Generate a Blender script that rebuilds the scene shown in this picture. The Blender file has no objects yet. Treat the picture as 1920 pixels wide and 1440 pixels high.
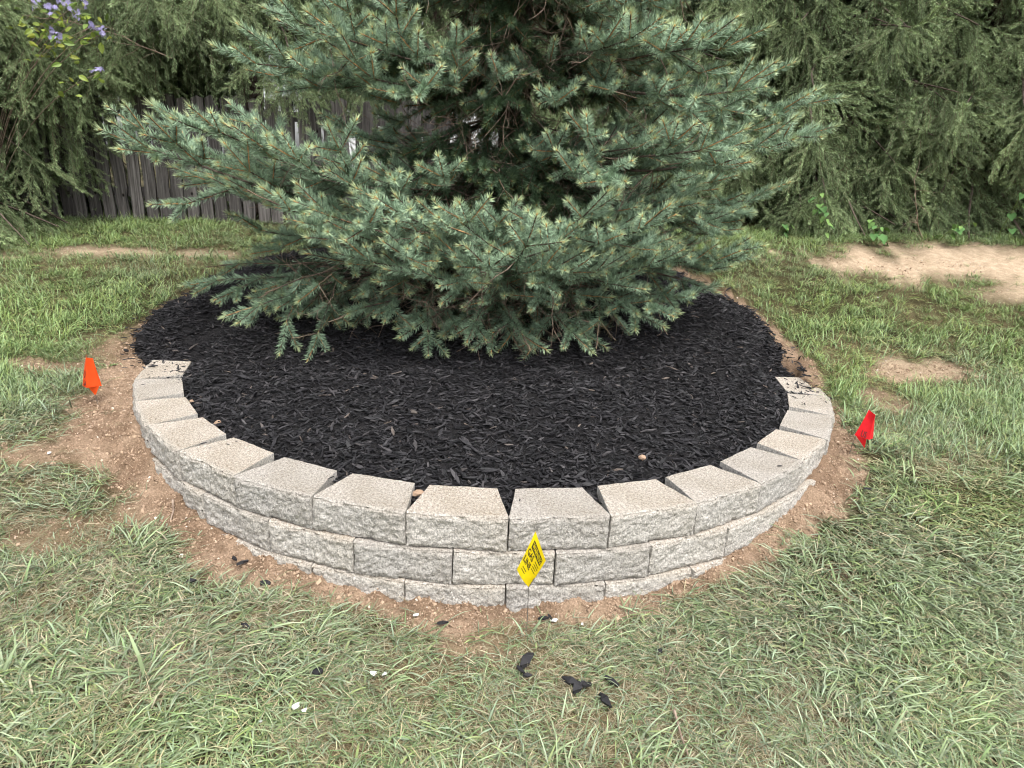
import bpy, math, random
import numpy as np
from mathutils import Matrix, Vector

# ------------------------------------------------------------------ camera, sky, sun, exposure
SC = bpy.context.scene
C = SC.collection
F_PX, PITCH, ROLL, EYE = 1280.0, 0.319205, 0.0498379, 1.315043   # z = 0 is the top of the wall
RIGHT = np.array([1.0, 0, 0]); UP = np.array([0, math.sin(PITCH), math.cos(PITCH)])
FWD = np.array([0, math.cos(PITCH), -math.sin(PITCH)])
CX = math.cos(ROLL) * RIGHT + math.sin(ROLL) * UP
CY = -math.sin(ROLL) * RIGHT + math.cos(ROLL) * UP
cam_data = bpy.data.cameras.new('camera')
cam = bpy.data.objects.new('camera', cam_data); C.objects.link(cam)
cam_data.sensor_width = 36.0; cam_data.lens = 36.0 * F_PX / 1920.0
cam_data.clip_start = 0.05; cam_data.clip_end = 600
m = Matrix.Identity(4)
for i in range(3):
    m[i][0] = CX[i]; m[i][1] = CY[i]; m[i][2] = -FWD[i]
m[2][3] = EYE
cam.matrix_world = m
SC.camera = cam

SUN_EL, SUN_AZ = math.radians(62), math.radians(150)     # azimuth clockwise from +Y
w = bpy.data.worlds.new('World'); SC.world = w; w.use_nodes = True
nt = w.node_tree; nt.nodes.clear()
sky = nt.nodes.new('ShaderNodeTexSky'); sky.sky_type = 'NISHITA'; sky.sun_disc = False
sky.sun_elevation = SUN_EL; sky.sun_rotation = SUN_AZ; sky.air_density = 1.0; sky.dust_density = 3.0
hsv = nt.nodes.new('ShaderNodeHueSaturation'); hsv.inputs['Saturation'].default_value = 0.22
bg = nt.nodes.new('ShaderNodeBackground'); bg.inputs['Strength'].default_value = 0.15
wo = nt.nodes.new('ShaderNodeOutputWorld')
nt.links.new(sky.outputs[0], hsv.inputs['Color']); nt.links.new(hsv.outputs[0], bg.inputs[0]); nt.links.new(bg.outputs[0], wo.inputs[0])
sl = bpy.data.lights.new('sun', 'SUN'); sl.energy = 1.5; sl.angle = math.radians(22); sl.color = (1.0, 0.97, 0.92)
so = bpy.data.objects.new('sun', sl); C.objects.link(so)
sd = Vector((math.sin(SUN_AZ) * math.cos(SUN_EL), math.cos(SUN_AZ) * math.cos(SUN_EL), math.sin(SUN_EL)))
so.rotation_euler = sd.to_track_quat('Z', 'Y').to_euler(); so.location = (0, 0, 12)
vs = SC.view_settings; vs.view_transform = 'Standard'; vs.look = 'None'; vs.exposure = 1.13; vs.gamma = 1.0
vs.use_curve_mapping = False
SC.cycles.use_denoising = True; SC.cycles.denoising_prefilter = 'ACCURATE'; SC.cycles.filter_width = 1.1; SC.cycles.use_adaptive_sampling = True; SC.cycles.adaptive_threshold = .035; SC.cycles.adaptive_min_samples = 24
SC.cycles.max_bounces = 4; SC.cycles.diffuse_bounces = 2; SC.cycles.glossy_bounces = 2

# ------------------------------------------------------------------ small maths
rng = np.random.default_rng(7)
random.seed(7)

def at_px(u, v, Y):
    """a point of the place, at distance Y in front of the eye, seen along a line of sight"""
    D = FWD * F_PX + CX * (u - 960) - CY * (v - 720)
    k = Y / D[1]
    return np.array([0, 0, EYE]) + D * k

def _h(ix, iy, iz, seed):
    n = (ix.astype(np.int64) * 374761393 + iy.astype(np.int64) * 668265263 + iz.astype(np.int64) * 2147483647 + seed * 974711) & 0x7fffffff
    n = ((n ^ (n >> 13)) * 1274126177) & 0x7fffffff
    n = ((n ^ (n >> 16)) * 2246822519) & 0x7fffffff
    return (n ^ (n >> 15)) / float(0x7fffffff)

def noise3(x, y, z, seed=0):
    x = np.asarray(x, float); y = np.asarray(y, float) + 0 * x; z = np.asarray(z, float) + 0 * x
    ix, iy, iz = np.floor(x), np.floor(y), np.floor(z)
    fx, fy, fz = x - ix, y - iy, z - iz
    fx, fy, fz = [f * f * (3 - 2 * f) for f in (fx, fy, fz)]
    r = 0
    for a in (0, 1):
        for b in (0, 1):
            for c in (0, 1):
                r = r + _h(ix + a, iy + b, iz + c, seed) * (fx if a else 1 - fx) * (fy if b else 1 - fy) * (fz if c else 1 - fz)
    return r

def fbm(x, y, z=0.0, octv=3, seed=0):
    s = 0; amp = .5; t = 0
    for o in range(octv):
        k = 2 ** o
        s = s + amp * noise3(np.asarray(x) * k, np.asarray(y) * k, np.asarray(z) * k, seed + o * 17); t += amp; amp *= .5
    return s / t

def sstep(a, b, x):
    t = np.clip((np.asarray(x, float) - a) / (b - a), 0, 1)
    return t * t * (3 - 2 * t)

# ------------------------------------------------------------------ mesh helpers
class Geo:
    """collects triangles and quads with a per-vertex colour, a per-face material and variant number"""
    def __init__(s):
        s.v = []; s.c = []; s.n = 0; s.f = []
    def add(s, verts, faces, col=(1, 1, 1), mat=0, var=0):
        verts = np.asarray(verts, float).reshape(-1, 3); faces = np.asarray(faces, int)
        col = np.asarray(col, float)
        if col.ndim == 1: col = np.tile(col, (len(verts), 1))
        s.v.append(verts); s.c.append(col); s.f.append((faces + s.n, mat, var)); s.n += len(verts)
    def mesh(s, name, mats, smooth=False, pts=None):
        V = np.concatenate(s.v) if s.v else np.zeros((0, 3)); Cc = np.concatenate(s.c) if s.c else np.zeros((0, 3))
        nv = len(V)
        if pts is not None:
            V = np.concatenate([V, pts['co']]); Cc = np.concatenate([Cc, np.ones((len(pts['co']), 3))])
        me = bpy.data.meshes.new(name)
        me.vertices.add(len(V)); me.vertices.foreach_set('co', V.astype(np.float32).ravel())
        loops = np.concatenate([f.ravel() for f, _, _ in s.f]) if s.f else np.zeros(0, int)
        sizes = np.concatenate([np.full(len(f), f.shape[1]) for f, _, _ in s.f]) if s.f else np.zeros(0, int)
        mi = np.concatenate([np.full(len(f), a) for f, a, _ in s.f]) if s.f else np.zeros(0, int)
        vi = np.concatenate([np.full(len(f), a) for f, _, a in s.f]) if s.f else np.zeros(0, int)
        me.loops.add(len(loops)); me.loops.foreach_set('vertex_index', loops.astype(np.int32))
        me.polygons.add(len(sizes)); st = np.concatenate([[0], np.cumsum(sizes)[:-1]]) if len(sizes) else sizes
        me.polygons.foreach_set('loop_start', st.astype(np.int32))
        for mt in mats: me.materials.append(mt)
        me.polygons.foreach_set('material_index', mi.astype(np.int32))
        me.polygons.foreach_set('use_smooth', np.full(len(sizes), smooth, bool))
        a = me.attributes.new('col', 'FLOAT_COLOR', 'POINT')
        a.data.foreach_set('color', np.concatenate([Cc, np.ones((len(Cc), 1))], 1).astype(np.float32).ravel())
        if pts is not None:
            a = me.attributes.new('var', 'INT', 'FACE'); a.data.foreach_set('value', vi.astype(np.int32))
            idx = np.concatenate([np.full(nv, -1), pts['idx']]).astype(np.int32)
            a = me.attributes.new('pidx', 'INT', 'POINT'); a.data.foreach_set('value', idx)
            for nm in ('rot', 'scl'):
                q = np.concatenate([np.zeros((nv, 3)), pts[nm]]).astype(np.float32)
                a = me.attributes.new(nm, 'FLOAT_VECTOR', 'POINT'); a.data.foreach_set('vector', q.ravel())
            q = np.concatenate([np.zeros(nv), pts['tint']]).astype(np.float32)
            a = me.attributes.new('tint', 'FLOAT', 'POINT'); a.data.foreach_set('value', q)
        me.update(calc_edges=True)
        me.validate()
        return me

def link(name, me, parent=None, **props):
    o = bpy.data.objects.new(name, me); C.objects.link(o)
    if parent is not None: o.parent = parent
    for k, v in props.items(): o[k] = v
    return o

def thing(name, label, category, loc=(0, 0, 0), group=None):
    o = bpy.data.objects.new(name, None); C.objects.link(o); o.location = loc
    o.empty_display_size = 0.1
    o['label'] = label; o['category'] = category
    if group: o['group'] = group
    return o

_GN = {}
def scatter_tree(K):
    """geometry nodes: keep the faces with var 0, instance the faces with var k on the points with pidx k"""
    if K in _GN: return _GN[K]
    g = bpy.data.node_groups.new('scatter_%d' % K, 'GeometryNodeTree')
    g.interface.new_socket('Geometry', in_out='INPUT', socket_type='NodeSocketGeometry')
    g.interface.new_socket('Geometry', in_out='OUTPUT', socket_type='NodeSocketGeometry')
    N = g.nodes; L = g.links
    gi = N.new('NodeGroupInput'); go = N.new('NodeGroupOutput'); jn = N.new('GeometryNodeJoinGeometry')
    def named(nm, tp):
        n = N.new('GeometryNodeInputNamedAttribute'); n.data_type = tp; n.inputs['Name'].default_value = nm; return n.outputs['Attribute']
    var, pidx = named('var', 'INT'), named('pidx', 'INT')
    rot, scl = named('rot', 'FLOAT_VECTOR'), named('scl', 'FLOAT_VECTOR')
    e2r = N.new('FunctionNodeEulerToRotation'); L.new(rot, e2r.inputs[0])
    def eq(a, k):
        c = N.new('FunctionNodeCompare'); c.data_type = 'INT'; c.operation = 'EQUAL'
        L.new(a, c.inputs[2]); c.inputs[3].default_value = k; return c.outputs[0]
    def sep(k):
        s = N.new('GeometryNodeSeparateGeometry'); s.domain = 'FACE'
        L.new(gi.outputs[0], s.inputs[0]); L.new(eq(var, k), s.inputs[1]); return s.outputs[0]
    L.new(sep(0), jn.inputs[0])
    for k in range(1, K + 1):
        ip = N.new('GeometryNodeInstanceOnPoints')
        L.new(gi.outputs[0], ip.inputs['Points']); L.new(eq(pidx, k), ip.inputs['Selection'])
        L.new(sep(k), ip.inputs['Instance']); L.new(e2r.outputs[0], ip.inputs['Rotation']); L.new(scl, ip.inputs['Scale'])
        L.new(ip.outputs[0], jn.inputs[0])
    L.new(jn.outputs[0], go.inputs[0])
    _GN[K] = g
    return g

def scatter(name, geo, K, pts, mats, parent=None, smooth=False, **props):
    o = link(name, geo.mesh(name, mats, smooth, pts), parent, **props)
    md = o.modifiers.new('scatter', 'NODES'); md.node_group = scatter_tree(K)
    return o

def eulers(X, Y, Z):
    """rows: rotated x, y, z axes -> XYZ euler"""
    ry = -np.arcsin(np.clip(X[:, 2], -1, 1)); rx = np.arctan2(Y[:, 2], Z[:, 2]); rz = np.arctan2(X[:, 1], X[:, 0])
    return np.stack([rx, ry, rz], 1)

def nrm(a): return a / np.maximum(np.linalg.norm(a, axis=-1, keepdims=True), 1e-9)

def align_z(D, roll, up=(0, 0, 1)):
    Z = nrm(D); U = np.tile(np.array(up, float), (len(Z), 1)) + 1e-3
    X = nrm(U - (U * Z).sum(1, keepdims=True) * Z); Y = np.cross(Z, X)
    c, s = np.cos(roll)[:, None], np.sin(roll)[:, None]
    X2 = X * c + Y * s; Y2 = np.cross(Z, X2)
    return eulers(X2, Y2, Z)

def tube(geo, P, R, n=5, col=(1, 1, 1), mat=0, var=0, cap=True):
    P = np.asarray(P, float); R = np.broadcast_to(np.asarray(R, float), (len(P),))
    T = nrm(np.gradient(P, axis=0)); U = np.array([0.21, 0.13, 0.97]) if abs(T[0, 2]) < .9 else np.array([0.95, 0.2, 0.1])
    A = nrm(np.cross(T, U)); B = np.cross(T, A)
    an = np.linspace(0, 2 * math.pi, n, endpoint=False)
    V = P[:, None] + R[:, None, None] * (np.cos(an)[None, :, None] * A[:, None] + np.sin(an)[None, :, None] * B[:, None])
    V = V.reshape(-1, 3); f = []
    for i in range(len(P) - 1):
        for j in range(n):
            k = (j + 1) % n
            f.append((i * n + j, i * n + k, (i + 1) * n + k, (i + 1) * n + j))
    geo.add(V, f, col, mat, var)

# ------------------------------------------------------------------ materials
def new_mat(name, rough=0.8, spec=0.3):
    mt = bpy.data.materials.new(name); mt.use_nodes = True
    b = mt.node_tree.nodes['Principled BSDF']; b.inputs['Roughness'].default_value = rough
    b.inputs['Specular IOR Level'].default_value = spec
    return mt, mt.node_tree, b

def nd(nt, t, **kw):
    n = nt.nodes.new(t)
    for k, v in kw.items(): setattr(n, k, v)
    return n

def ramp(nt, stops):
    r = nt.nodes.new('ShaderNodeValToRGB')
    e = r.color_ramp.elements
    while len(e) < len(stops): e.new(0.5)
    for i, (p, c) in enumerate(stops): e[i].position = p; e[i].color = (*c, 1)
    return r

def noise_tex(nt, scale, detail=4, rough=.6, coord='Object', dist=0.0):
    tc = nd(nt, 'ShaderNodeTexCoord'); n = nd(nt, 'ShaderNodeTexNoise')
    n.inputs['Scale'].default_value = scale; n.inputs['Detail'].default_value = detail; n.inputs['Roughness'].default_value = rough
    n.inputs['Distortion'].default_value = dist
    nt.links.new(tc.outputs[coord], n.inputs['Vector']); return n

def mixrgb(nt, a, b, fac, mode='MIX'):
    mx = nd(nt, 'ShaderNodeMix', data_type='RGBA', blend_type=mode)
    for sock, val in ((mx.inputs[0], fac), (mx.inputs[6], a), (mx.inputs[7], b)):
        if isinstance(val, bpy.types.NodeSocket): nt.links.new(val, sock)
        elif isinstance(val, tuple): sock.default_value = (*val, 1)
        else: sock.default_value = val
    return mx.outputs[2]

def bump(nt, b, height, strength, dist=0.01):
    bp = nd(nt, 'ShaderNodeBump'); bp.inputs['Strength'].default_value = strength; bp.inputs['Distance'].default_value = dist
    nt.links.new(height, bp.inputs['Height']); nt.links.new(bp.outputs[0], b.inputs['Normal']); return bp

def attr(nt, name, kind='GEOMETRY'):
    a = nd(nt, 'ShaderNodeAttribute'); a.attribute_name = name; a.attribute_type = kind; return a

def leaf_mat(name, dark, light, rough=.55, spec=.25, trans=0.0):
    """vertex colour times a tint that runs from dark to light with the instance's own 'tint'"""
    mt, t, b = new_mat(name, rough, spec)
    tint = attr(t, 'tint', 'INSTANCER'); col = attr(t, 'col')
    r = ramp(t, [(0, dark), (1, light)]); t.links.new(tint.outputs['Fac'], r.inputs[0])
    o = mixrgb(t, col.outputs['Color'], r.outputs[0], 1.0, 'MULTIPLY')
    t.links.new(o, b.inputs['Base Color'])
    if trans:
        tr = nd(t, 'ShaderNodeBsdfTranslucent'); t.links.new(o, tr.inputs[0])
        ms = nd(t, 'ShaderNodeMixShader'); ms.inputs[0].default_value = trans
        t.links.new(b.outputs[0], ms.inputs[1]); t.links.new(tr.outputs[0], ms.inputs[2])
        t.links.new(ms.outputs[0], t.nodes['Material Output'].inputs[0])
    return mt

# concrete block
M_BLOCK, t, b = new_mat('split_face_concrete', .92, .15)
n1 = noise_tex(t, 150, 4, .85); n2 = noise_tex(t, 75, 5, .8); n3 = noise_tex(t, 4, 3, .5)
oi = nd(t, 'ShaderNodeObjectInfo')
top = attr(t, 'col')
grey = ramp(t, [(.34, (.41, .395, .375)), (.47, (.62, .605, .58)), (.60, (.75, .73, .70))]); t.links.new(n2.outputs[0], grey.inputs[0])
tan = ramp(t, [(.36, (.44, .35, .27)), (.49, (.60, .515, .43)), (.56, (.74, .69, .63))]); t.links.new(n2.outputs[0], tan.inputs[0])
sepc = nd(t, 'ShaderNodeSeparateColor'); t.links.new(top.outputs['Color'], sepc.inputs[0])
tanf = nd(t, 'ShaderNodeMath', operation='MULTIPLY'); t.links.new(sepc.outputs[0], tanf.inputs[0])
tr_ = nd(t, 'ShaderNodeMapRange'); t.links.new(oi.outputs['Random'], tr_.inputs[0]); tr_.inputs[3].default_value = .35; tr_.inputs[4].default_value = .85
t.links.new(tr_.outputs[0], tanf.inputs[1])
c1 = mixrgb(t, grey.outputs[0], tan.outputs[0], tanf.outputs[0])
sp = ramp(t, [(.40, (.60, .59, .575)), (.5, (1.04, 1.035, 1.03)), (.62, (1.28, 1.26, 1.24))]); t.links.new(n1.outputs[0], sp.inputs[0])
c2 = mixrgb(t, c1, sp.outputs[0], .8, 'MULTIPLY')
st = ramp(t, [(.35, (.86, .83, .78)), (.6, (1.04, 1.03, 1.02))]); t.links.new(n3.outputs[0], st.inputs[0])
c3 = mixrgb(t, c2, st.outputs[0], 1.0, 'MULTIPLY')
vr = ramp(t, [(0, (.88, .87, .86)), (.5, (1, .985, .96)), (1, (1.05, 1.03, 1.0))]); t.links.new(oi.outputs['Random'], vr.inputs[0]); c3 = mixrgb(t, c3, vr.outputs[0], 1.0, 'MULTIPLY')
t.links.new(c3, b.inputs['Base Color'])
hm = nd(t, 'ShaderNodeMath', operation='ADD'); t.links.new(n1.outputs[0], hm.inputs[0]); t.links.new(n2.outputs[0], hm.inputs[1])
bump(t, b, hm.outputs[0], 1.0, .009)

# ground (colour of soil, sand and thatch is carried by the mesh)
M_GROUND, t, b = new_mat('soil_and_thatch', .95, .1)
gc = attr(t, 'col'); n1 = noise_tex(t, 130, 4, .75); n2 = noise_tex(t, 18, 4, .6)
r1 = ramp(t, [(.30, (.50, .47, .43)), (.5, (.95, .93, .9)), (.72, (1.45, 1.42, 1.38))]); t.links.new(n1.outputs[0], r1.inputs[0])
r2 = ramp(t, [(.35, (.80, .77, .73)), (.65, (1.12, 1.10, 1.08))]); t.links.new(n2.outputs[0], r2.inputs[0])
c1 = mixrgb(t, gc.outputs['Color'], r1.outputs[0], 1.0, 'MULTIPLY'); c2 = mixrgb(t, c1, r2.outputs[0], 1.0, 'MULTIPLY')
t.links.new(c2, b.inputs['Base Color']); bump(t, b, n1.outputs[0], .8, .012)

M_CRUMB, t, b = new_mat('soil_crumb', .95, .1)
tint = attr(t, 'tint', 'INSTANCER')
r1 = ramp(t, [(0, (.19, .125, .082)), (.5, (.34, .245, .172)), (.85, (.50, .365, .255)), (1, (.62, .55, .47))]); t.links.new(tint.outputs['Fac'], r1.inputs[0])
t.links.new(r1.outputs[0], b.inputs['Base Color'])

M_BED, t, b = new_mat('mulch_fines', .85, .25)
n1 = noise_tex(t, 90, 5, .7)
r1 = ramp(t, [(.35, (.006, .006, .007)), (.6, (.020, .018, .019)), (.8, (.035, .030, .030))]); t.links.new(n1.outputs[0], r1.inputs[0])
t.links.new(r1.outputs[0], b.inputs['Base Color']); bump(t, b, n1.outputs[0], 1.0, .02)
M_CHIP, t, b = new_mat('dyed_wood_chip', .62, .4)
tint = attr(t, 'tint', 'INSTANCER')
r1 = ramp(t, [(0, (.005, .005, .006)), (.5, (.013, .012, .014)), (.85, (.030, .028, .031)), (.985, (.055, .050, .052)), (1, (.14, .11, .09))]); t.links.new(tint.outputs['Fac'], r1.inputs[0])
t.links.new(r1.outputs[0], b.inputs['Base Color'])
M_BLACK, t, b = new_mat('black_dyed_wood', .6, .4); b.inputs['Base Color'].default_value = (.016, .015, .017, 1)

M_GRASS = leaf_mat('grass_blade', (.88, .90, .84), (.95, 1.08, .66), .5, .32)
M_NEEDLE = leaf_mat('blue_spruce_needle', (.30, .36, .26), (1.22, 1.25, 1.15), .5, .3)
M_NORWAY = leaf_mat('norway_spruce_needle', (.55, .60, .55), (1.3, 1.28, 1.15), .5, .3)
M_LEAFY = leaf_mat('shrub_leaf', (.8, .8, .8), (1.2, 1.2, 1.0), .5, .3, .2)
M_PLAIN, t, b = new_mat('vertex_coloured', .8, .2)
t.links.new(attr(t, 'col').outputs['Color'], b.inputs['Base Color'])

M_BARK, t, b = new_mat('spruce_bark', .9, .15)
n1 = noise_tex(t, 40, 5, .7); r1 = ramp(t, [(.3, (.05, .037, .030)), (.55, (.13, .10, .082)), (.75, (.24, .20, .17))]); t.links.new(n1.outputs[0], r1.inputs[0])
t.links.new(r1.outputs[0], b.inputs['Base Color']); bump(t, b, n1.outputs[0], .8, .01)
M_TWIG, t, b = new_mat('dry_twig', .85, .15); 
n1 = noise_tex(t, 30, 3, .6); r1 = ramp(t, [(.35, (.16, .11, .08)), (.65, (.36, .28, .22))]); t.links.new(n1.outputs[0], r1.inputs[0]); t.links.new(r1.outputs[0], b.inputs['Base Color'])

M_BOARD, t, b = new_mat('weathered_board', .85, .15)
tc = nd(t, 'ShaderNodeTexCoord'); mp = nd(t, 'ShaderNodeMapping'); mp.inputs['Scale'].default_value = (34, 34, 1.3)
oi = nd(t, 'ShaderNodeObjectInfo'); addv = nd(t, 'ShaderNodeVectorMath', operation='ADD')
t.links.new(tc.outputs['Object'], addv.inputs[0]); t.links.new(oi.outputs['Random'], addv.inputs[1]); t.links.new(addv.outputs[0], mp.inputs[0])
n1 = nd(t, 'ShaderNodeTexNoise'); n1.inputs['Scale'].default_value = 1.6; n1.inputs['Detail'].default_value = 6; n1.inputs['Roughness'].default_value = .65; n1.inputs['Distortion'].default_value = .4
t.links.new(mp.outputs[0], n1.inputs['Vector'])
r1 = ramp(t, [(.32, (.05, .045, .044)), (.5, (.13, .118, .112)), (.70, (.25, .23, .22))]); t.links.new(n1.outputs[0], r1.inputs[0])
rv = nd(t, 'ShaderNodeMapRange'); t.links.new(oi.outputs['Random'], rv.inputs[0]); rv.inputs[3].default_value = .65; rv.inputs[4].default_value = 1.25
vm = nd(t, 'ShaderNodeVectorMath', operation='SCALE'); t.links.new(r1.outputs[0], vm.inputs[0]); t.links.new(rv.outputs[0], vm.inputs['Scale'])
vc = attr(t, 'col'); c1 = mixrgb(t, vm.outputs[0], vc.outputs['Color'], 1.0, 'MULTIPLY')
t.links.new(c1, b.inputs['Base Color']); bump(t, b, n1.outputs[0], .6, .006)

def flat_mat(name, col, rough=.6, spec=.3):
    mt, t, b = new_mat(name, rough, spec); n = noise_tex(t, 25, 3, .5)
    r = ramp(t, [(.3, tuple(c * .9 for c in col)), (.7, tuple(min(1, c * 1.06) for c in col))])
    t.links.new(n.outputs[0], r.inputs[0]); t.links.new(r.outputs[0], b.inputs['Base Color']); return mt
def cloth_mat(name, col):
    mt = flat_mat(name, col, .45, .35); t = mt.node_tree; b = t.nodes['Principled BSDF']
    src = b.inputs['Base Color'].links[0].from_socket
    tr = nd(t, 'ShaderNodeBsdfTranslucent'); t.links.new(src, tr.inputs[0]); ms = nd(t, 'ShaderNodeMixShader'); ms.inputs[0].default_value = .3
    t.links.new(b.outputs[0], ms.inputs[1]); t.links.new(tr.outputs[0], ms.inputs[2]); t.links.new(ms.outputs[0], t.nodes['Material Output'].inputs[0]); return mt
M_YEL = cloth_mat('yellow_vinyl', (.92, .72, .01)); M_ORG = cloth_mat('orange_vinyl', (.95, .10, .015)); M_RED = cloth_mat('red_vinyl', (.88, .02, .03))
M_INK = flat_mat('black_ink', (.015, .012, .01), .6); M_INK2 = flat_mat('faded_ink', (.16, .03, .03), .6)
M_WIRE = flat_mat('steel_wire', (.12, .11, .10), .4, .5)
M_STONE = flat_mat('tan_stone', (.36, .25, .175), .85, .2); M_WHITE = flat_mat('white_chip', (.72, .72, .70), .8, .2)
M_SIDING = flat_mat('pale_siding', (.70, .70, .70), .6); M_ROOF = flat_mat('grey_shingle', (.12, .115, .11), .9)
M_GLASS, t, b = new_mat('window_glass', .08, .6); b.inputs['Base Color'].default_value = (.03, .035, .04, 1)

# ------------------------------------------------------------------ the lie of the land
RCX, RCY, RR = -0.15124, 4.48805, 2.16751
GY = [-60, 0, 1.5, 2.25, 2.5, 2.7, 3.0, 3.25, 3.5, 4.0, 5.0, 6.0, 6.6, 7.2, 9, 14, 80, 400]
GZ = [-.6, -.46, -.435, -.415, -.345, -.285, -.185, -.095, -.055, -.02, .19, .45, .59, .65, .70, .72, .3, -6]
def ground_z(x, y):
    x = np.asarray(x, float); y = np.asarray(y, float)
    z = 0
    for dy in (-.12, -.04, .04, .12): z = z + np.interp(y - .035 * np.clip(x, -4, 4) + dy, GY, GZ) / 4
    z = z + .028 * np.clip(x, -9, 9) * sstep(4.3, 6.4, y)
    z = z + (fbm(x * .9, y * .9, 3.3, 2, 5) - .5) * .05 + (fbm(x * 3.2, y * 3.2, 1.3, 2, 9) - .5) * .022
    return z
def polar(x, y):
    return np.hypot(x - RCX, y - RCY), np.degrees(np.arctan2(y - RCY, x - RCX))
WD = [(-200, .16), (-180, .34), (-168, .24), (-155, .27), (-146, .32), (-138, .26), (-128, .22), (-118, .17), (-108, .11), (-100, .12), (-92, .16), (-85, .16),
      (-75, .13), (-60, .13), (-48, .13), (-38, .15), (-30, .15), (-22, .09), (-10, .05), (0, .06), (12, .02), (40, .0), (90, .0), (155, .02)]
PATCH = [(4.6, 6.35, 1.85, .42, 1), (3.3, 6.2, .5, .2, 1), (4.4, 5.75, .6, .16, .8), (5.4, 5.7, .8, .2, .8), (4.6, 5.2, .35, .12, .5), (2.75, 4.5, .32, .16, .75), (2.35, 4.05, .2, .2, .6),
         (-3.5, 5.9, .55, .10, .8), (-4.7, 5.75, .5, .12, .9), (-2.75, 5.95, .3, .10, .6), (-2.85, 3.95, .28, .09, .6), (-2.25, 3.0, .24, .08, .7),
         (-2.5, 4.2, .25, .2, .5), (1.5, 2.55, .12, .1, .4), (-.12, 2.08, .15, .08, .45), (-1.9, 2.55, .3, .12, .45)]
def bare(x, y):
    """how bare the ground is, 0 (grass) to 1 (earth)"""
    r, a = polar(x, y); d = r - RR
    a2 = np.where(a > 160, a - 360, a)
    ks, vs_ = zip(*WD); wd = np.interp(a2, ks, vs_)
    n = fbm(x * 5, y * 5, 0, 3, 21) - .5; n2 = fbm(x * 14, y * 14, 0, 2, 31) - .5
    v = sstep(1.25, .75, d / wd + n * 1.3 + n2 * .5) * (r > RR - .2)
    for (px, py, ax, ay, s) in PATCH:
        q = np.sqrt(((x - px) / ax) ** 2 + ((y - py) / ay) ** 2)
        v = np.maximum(v, s * sstep(1.25, .75, q + n * 1.2 + n2 * .6))
    return v
def dry(x, y):
    v = sstep(.44, .64, fbm(x * 2.1 + 4, y * 1.7, 0, 3, 41)) * (.85 - .5 * sstep(3.2, 4.4, y))
    for (px, py, ax, ay, s) in [(-1.15, 2.0, .35, .25, .9), (-1.9, 2.2, .4, .3, .8), (-2.4, 2.7, .6, .35, .8), (-2.5, 4.0, .5, .5, .8), (2.3, 3.6, .4, .5, .9), (1.3, 2.25, .35, .2, .6),
                                (.6, 1.75, .3, .15, .5), (2.5, 4.6, .5, .4, .6), (-3.4, 5.7, 1.0, .3, .5), (4.5, 6.0, 2, .5, .4), (0, 2.1, .35, .12, .7)]:
        q = np.sqrt(((x - px) / ax) ** 2 + ((y - py) / ay) ** 2)
        v = np.maximum(v, s * sstep(1.3, .5, q))
    return v
def bed_radius(a):
    aa = np.where(a < -90, a + 360, a)     # -90..270
    n = (noise3(np.cos(np.radians(a)) * 6, np.sin(np.radians(a)) * 6, 0, 3) - .5) * .10 + (noise3(np.cos(np.radians(a)) * 19, np.sin(np.radians(a)) * 19, 0, 4) - .5) * .07
    base = np.interp(aa, [-90, -30, -14, -8, 0, 30, 60, 120, 155, 175, 188, 196, 205, 270],
                     [2.04, 2.04, 2.04, 2.06, 2.09, 2.04, 2.1, 2.3, 2.45, 2.40, 2.26, 2.08, 2.04, 2.04])
    wn = np.interp(aa, [-90, -14, 0, 185, 205, 270], [.1, .2, 1, 1, .2, .1])
    return base + n * wn
def bed_z(x, y):
    r, a = polar(x, y); g = ground_z(x, y)
    ins = sstep(0, 1.3, bed_radius(a) - r)
    z1 = -.045 + .12 * ins + (fbm(x * 4, y * 4, 7, 3, 61) - .5) * .05
    z2 = g + .02 + .05 * sstep(0, .25, bed_radius(a) - r) + (fbm(x * 4, y * 4, 7, 3, 61) - .5) * .03
    k = sstep(3.5, 4.3, y)
    z = z1 * (1 - k) + np.maximum(z1, z2) * k
    onwall = sstep(-179, -170, a) * sstep(7, -2, a)
    return z * (1 - onwall * sstep(1.72, 1.88, r)) + np.minimum(z, -.022) * onwall * sstep(1.72, 1.88, r)

def axis(dense_lo, dense_hi, step, far_lo, far_hi, grow=1.16):
    a = list(np.arange(dense_lo, dense_hi + 1e-6, step)); s = step
    while a[-1] < far_hi: s *= grow; a.append(min(a[-1] + s, far_hi))
    s = step
    while a[0] > far_lo: s *= grow; a.insert(0, max(a[0] - s, far_lo))
    return np.array(a)

def grid_faces(nx, ny):
    i, j = np.meshgrid(np.arange(nx - 1), np.arange(ny - 1)); q = (j * nx + i).ravel()
    return np.stack([q, q + 1, q + nx + 1, q + nx], 1)

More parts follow.
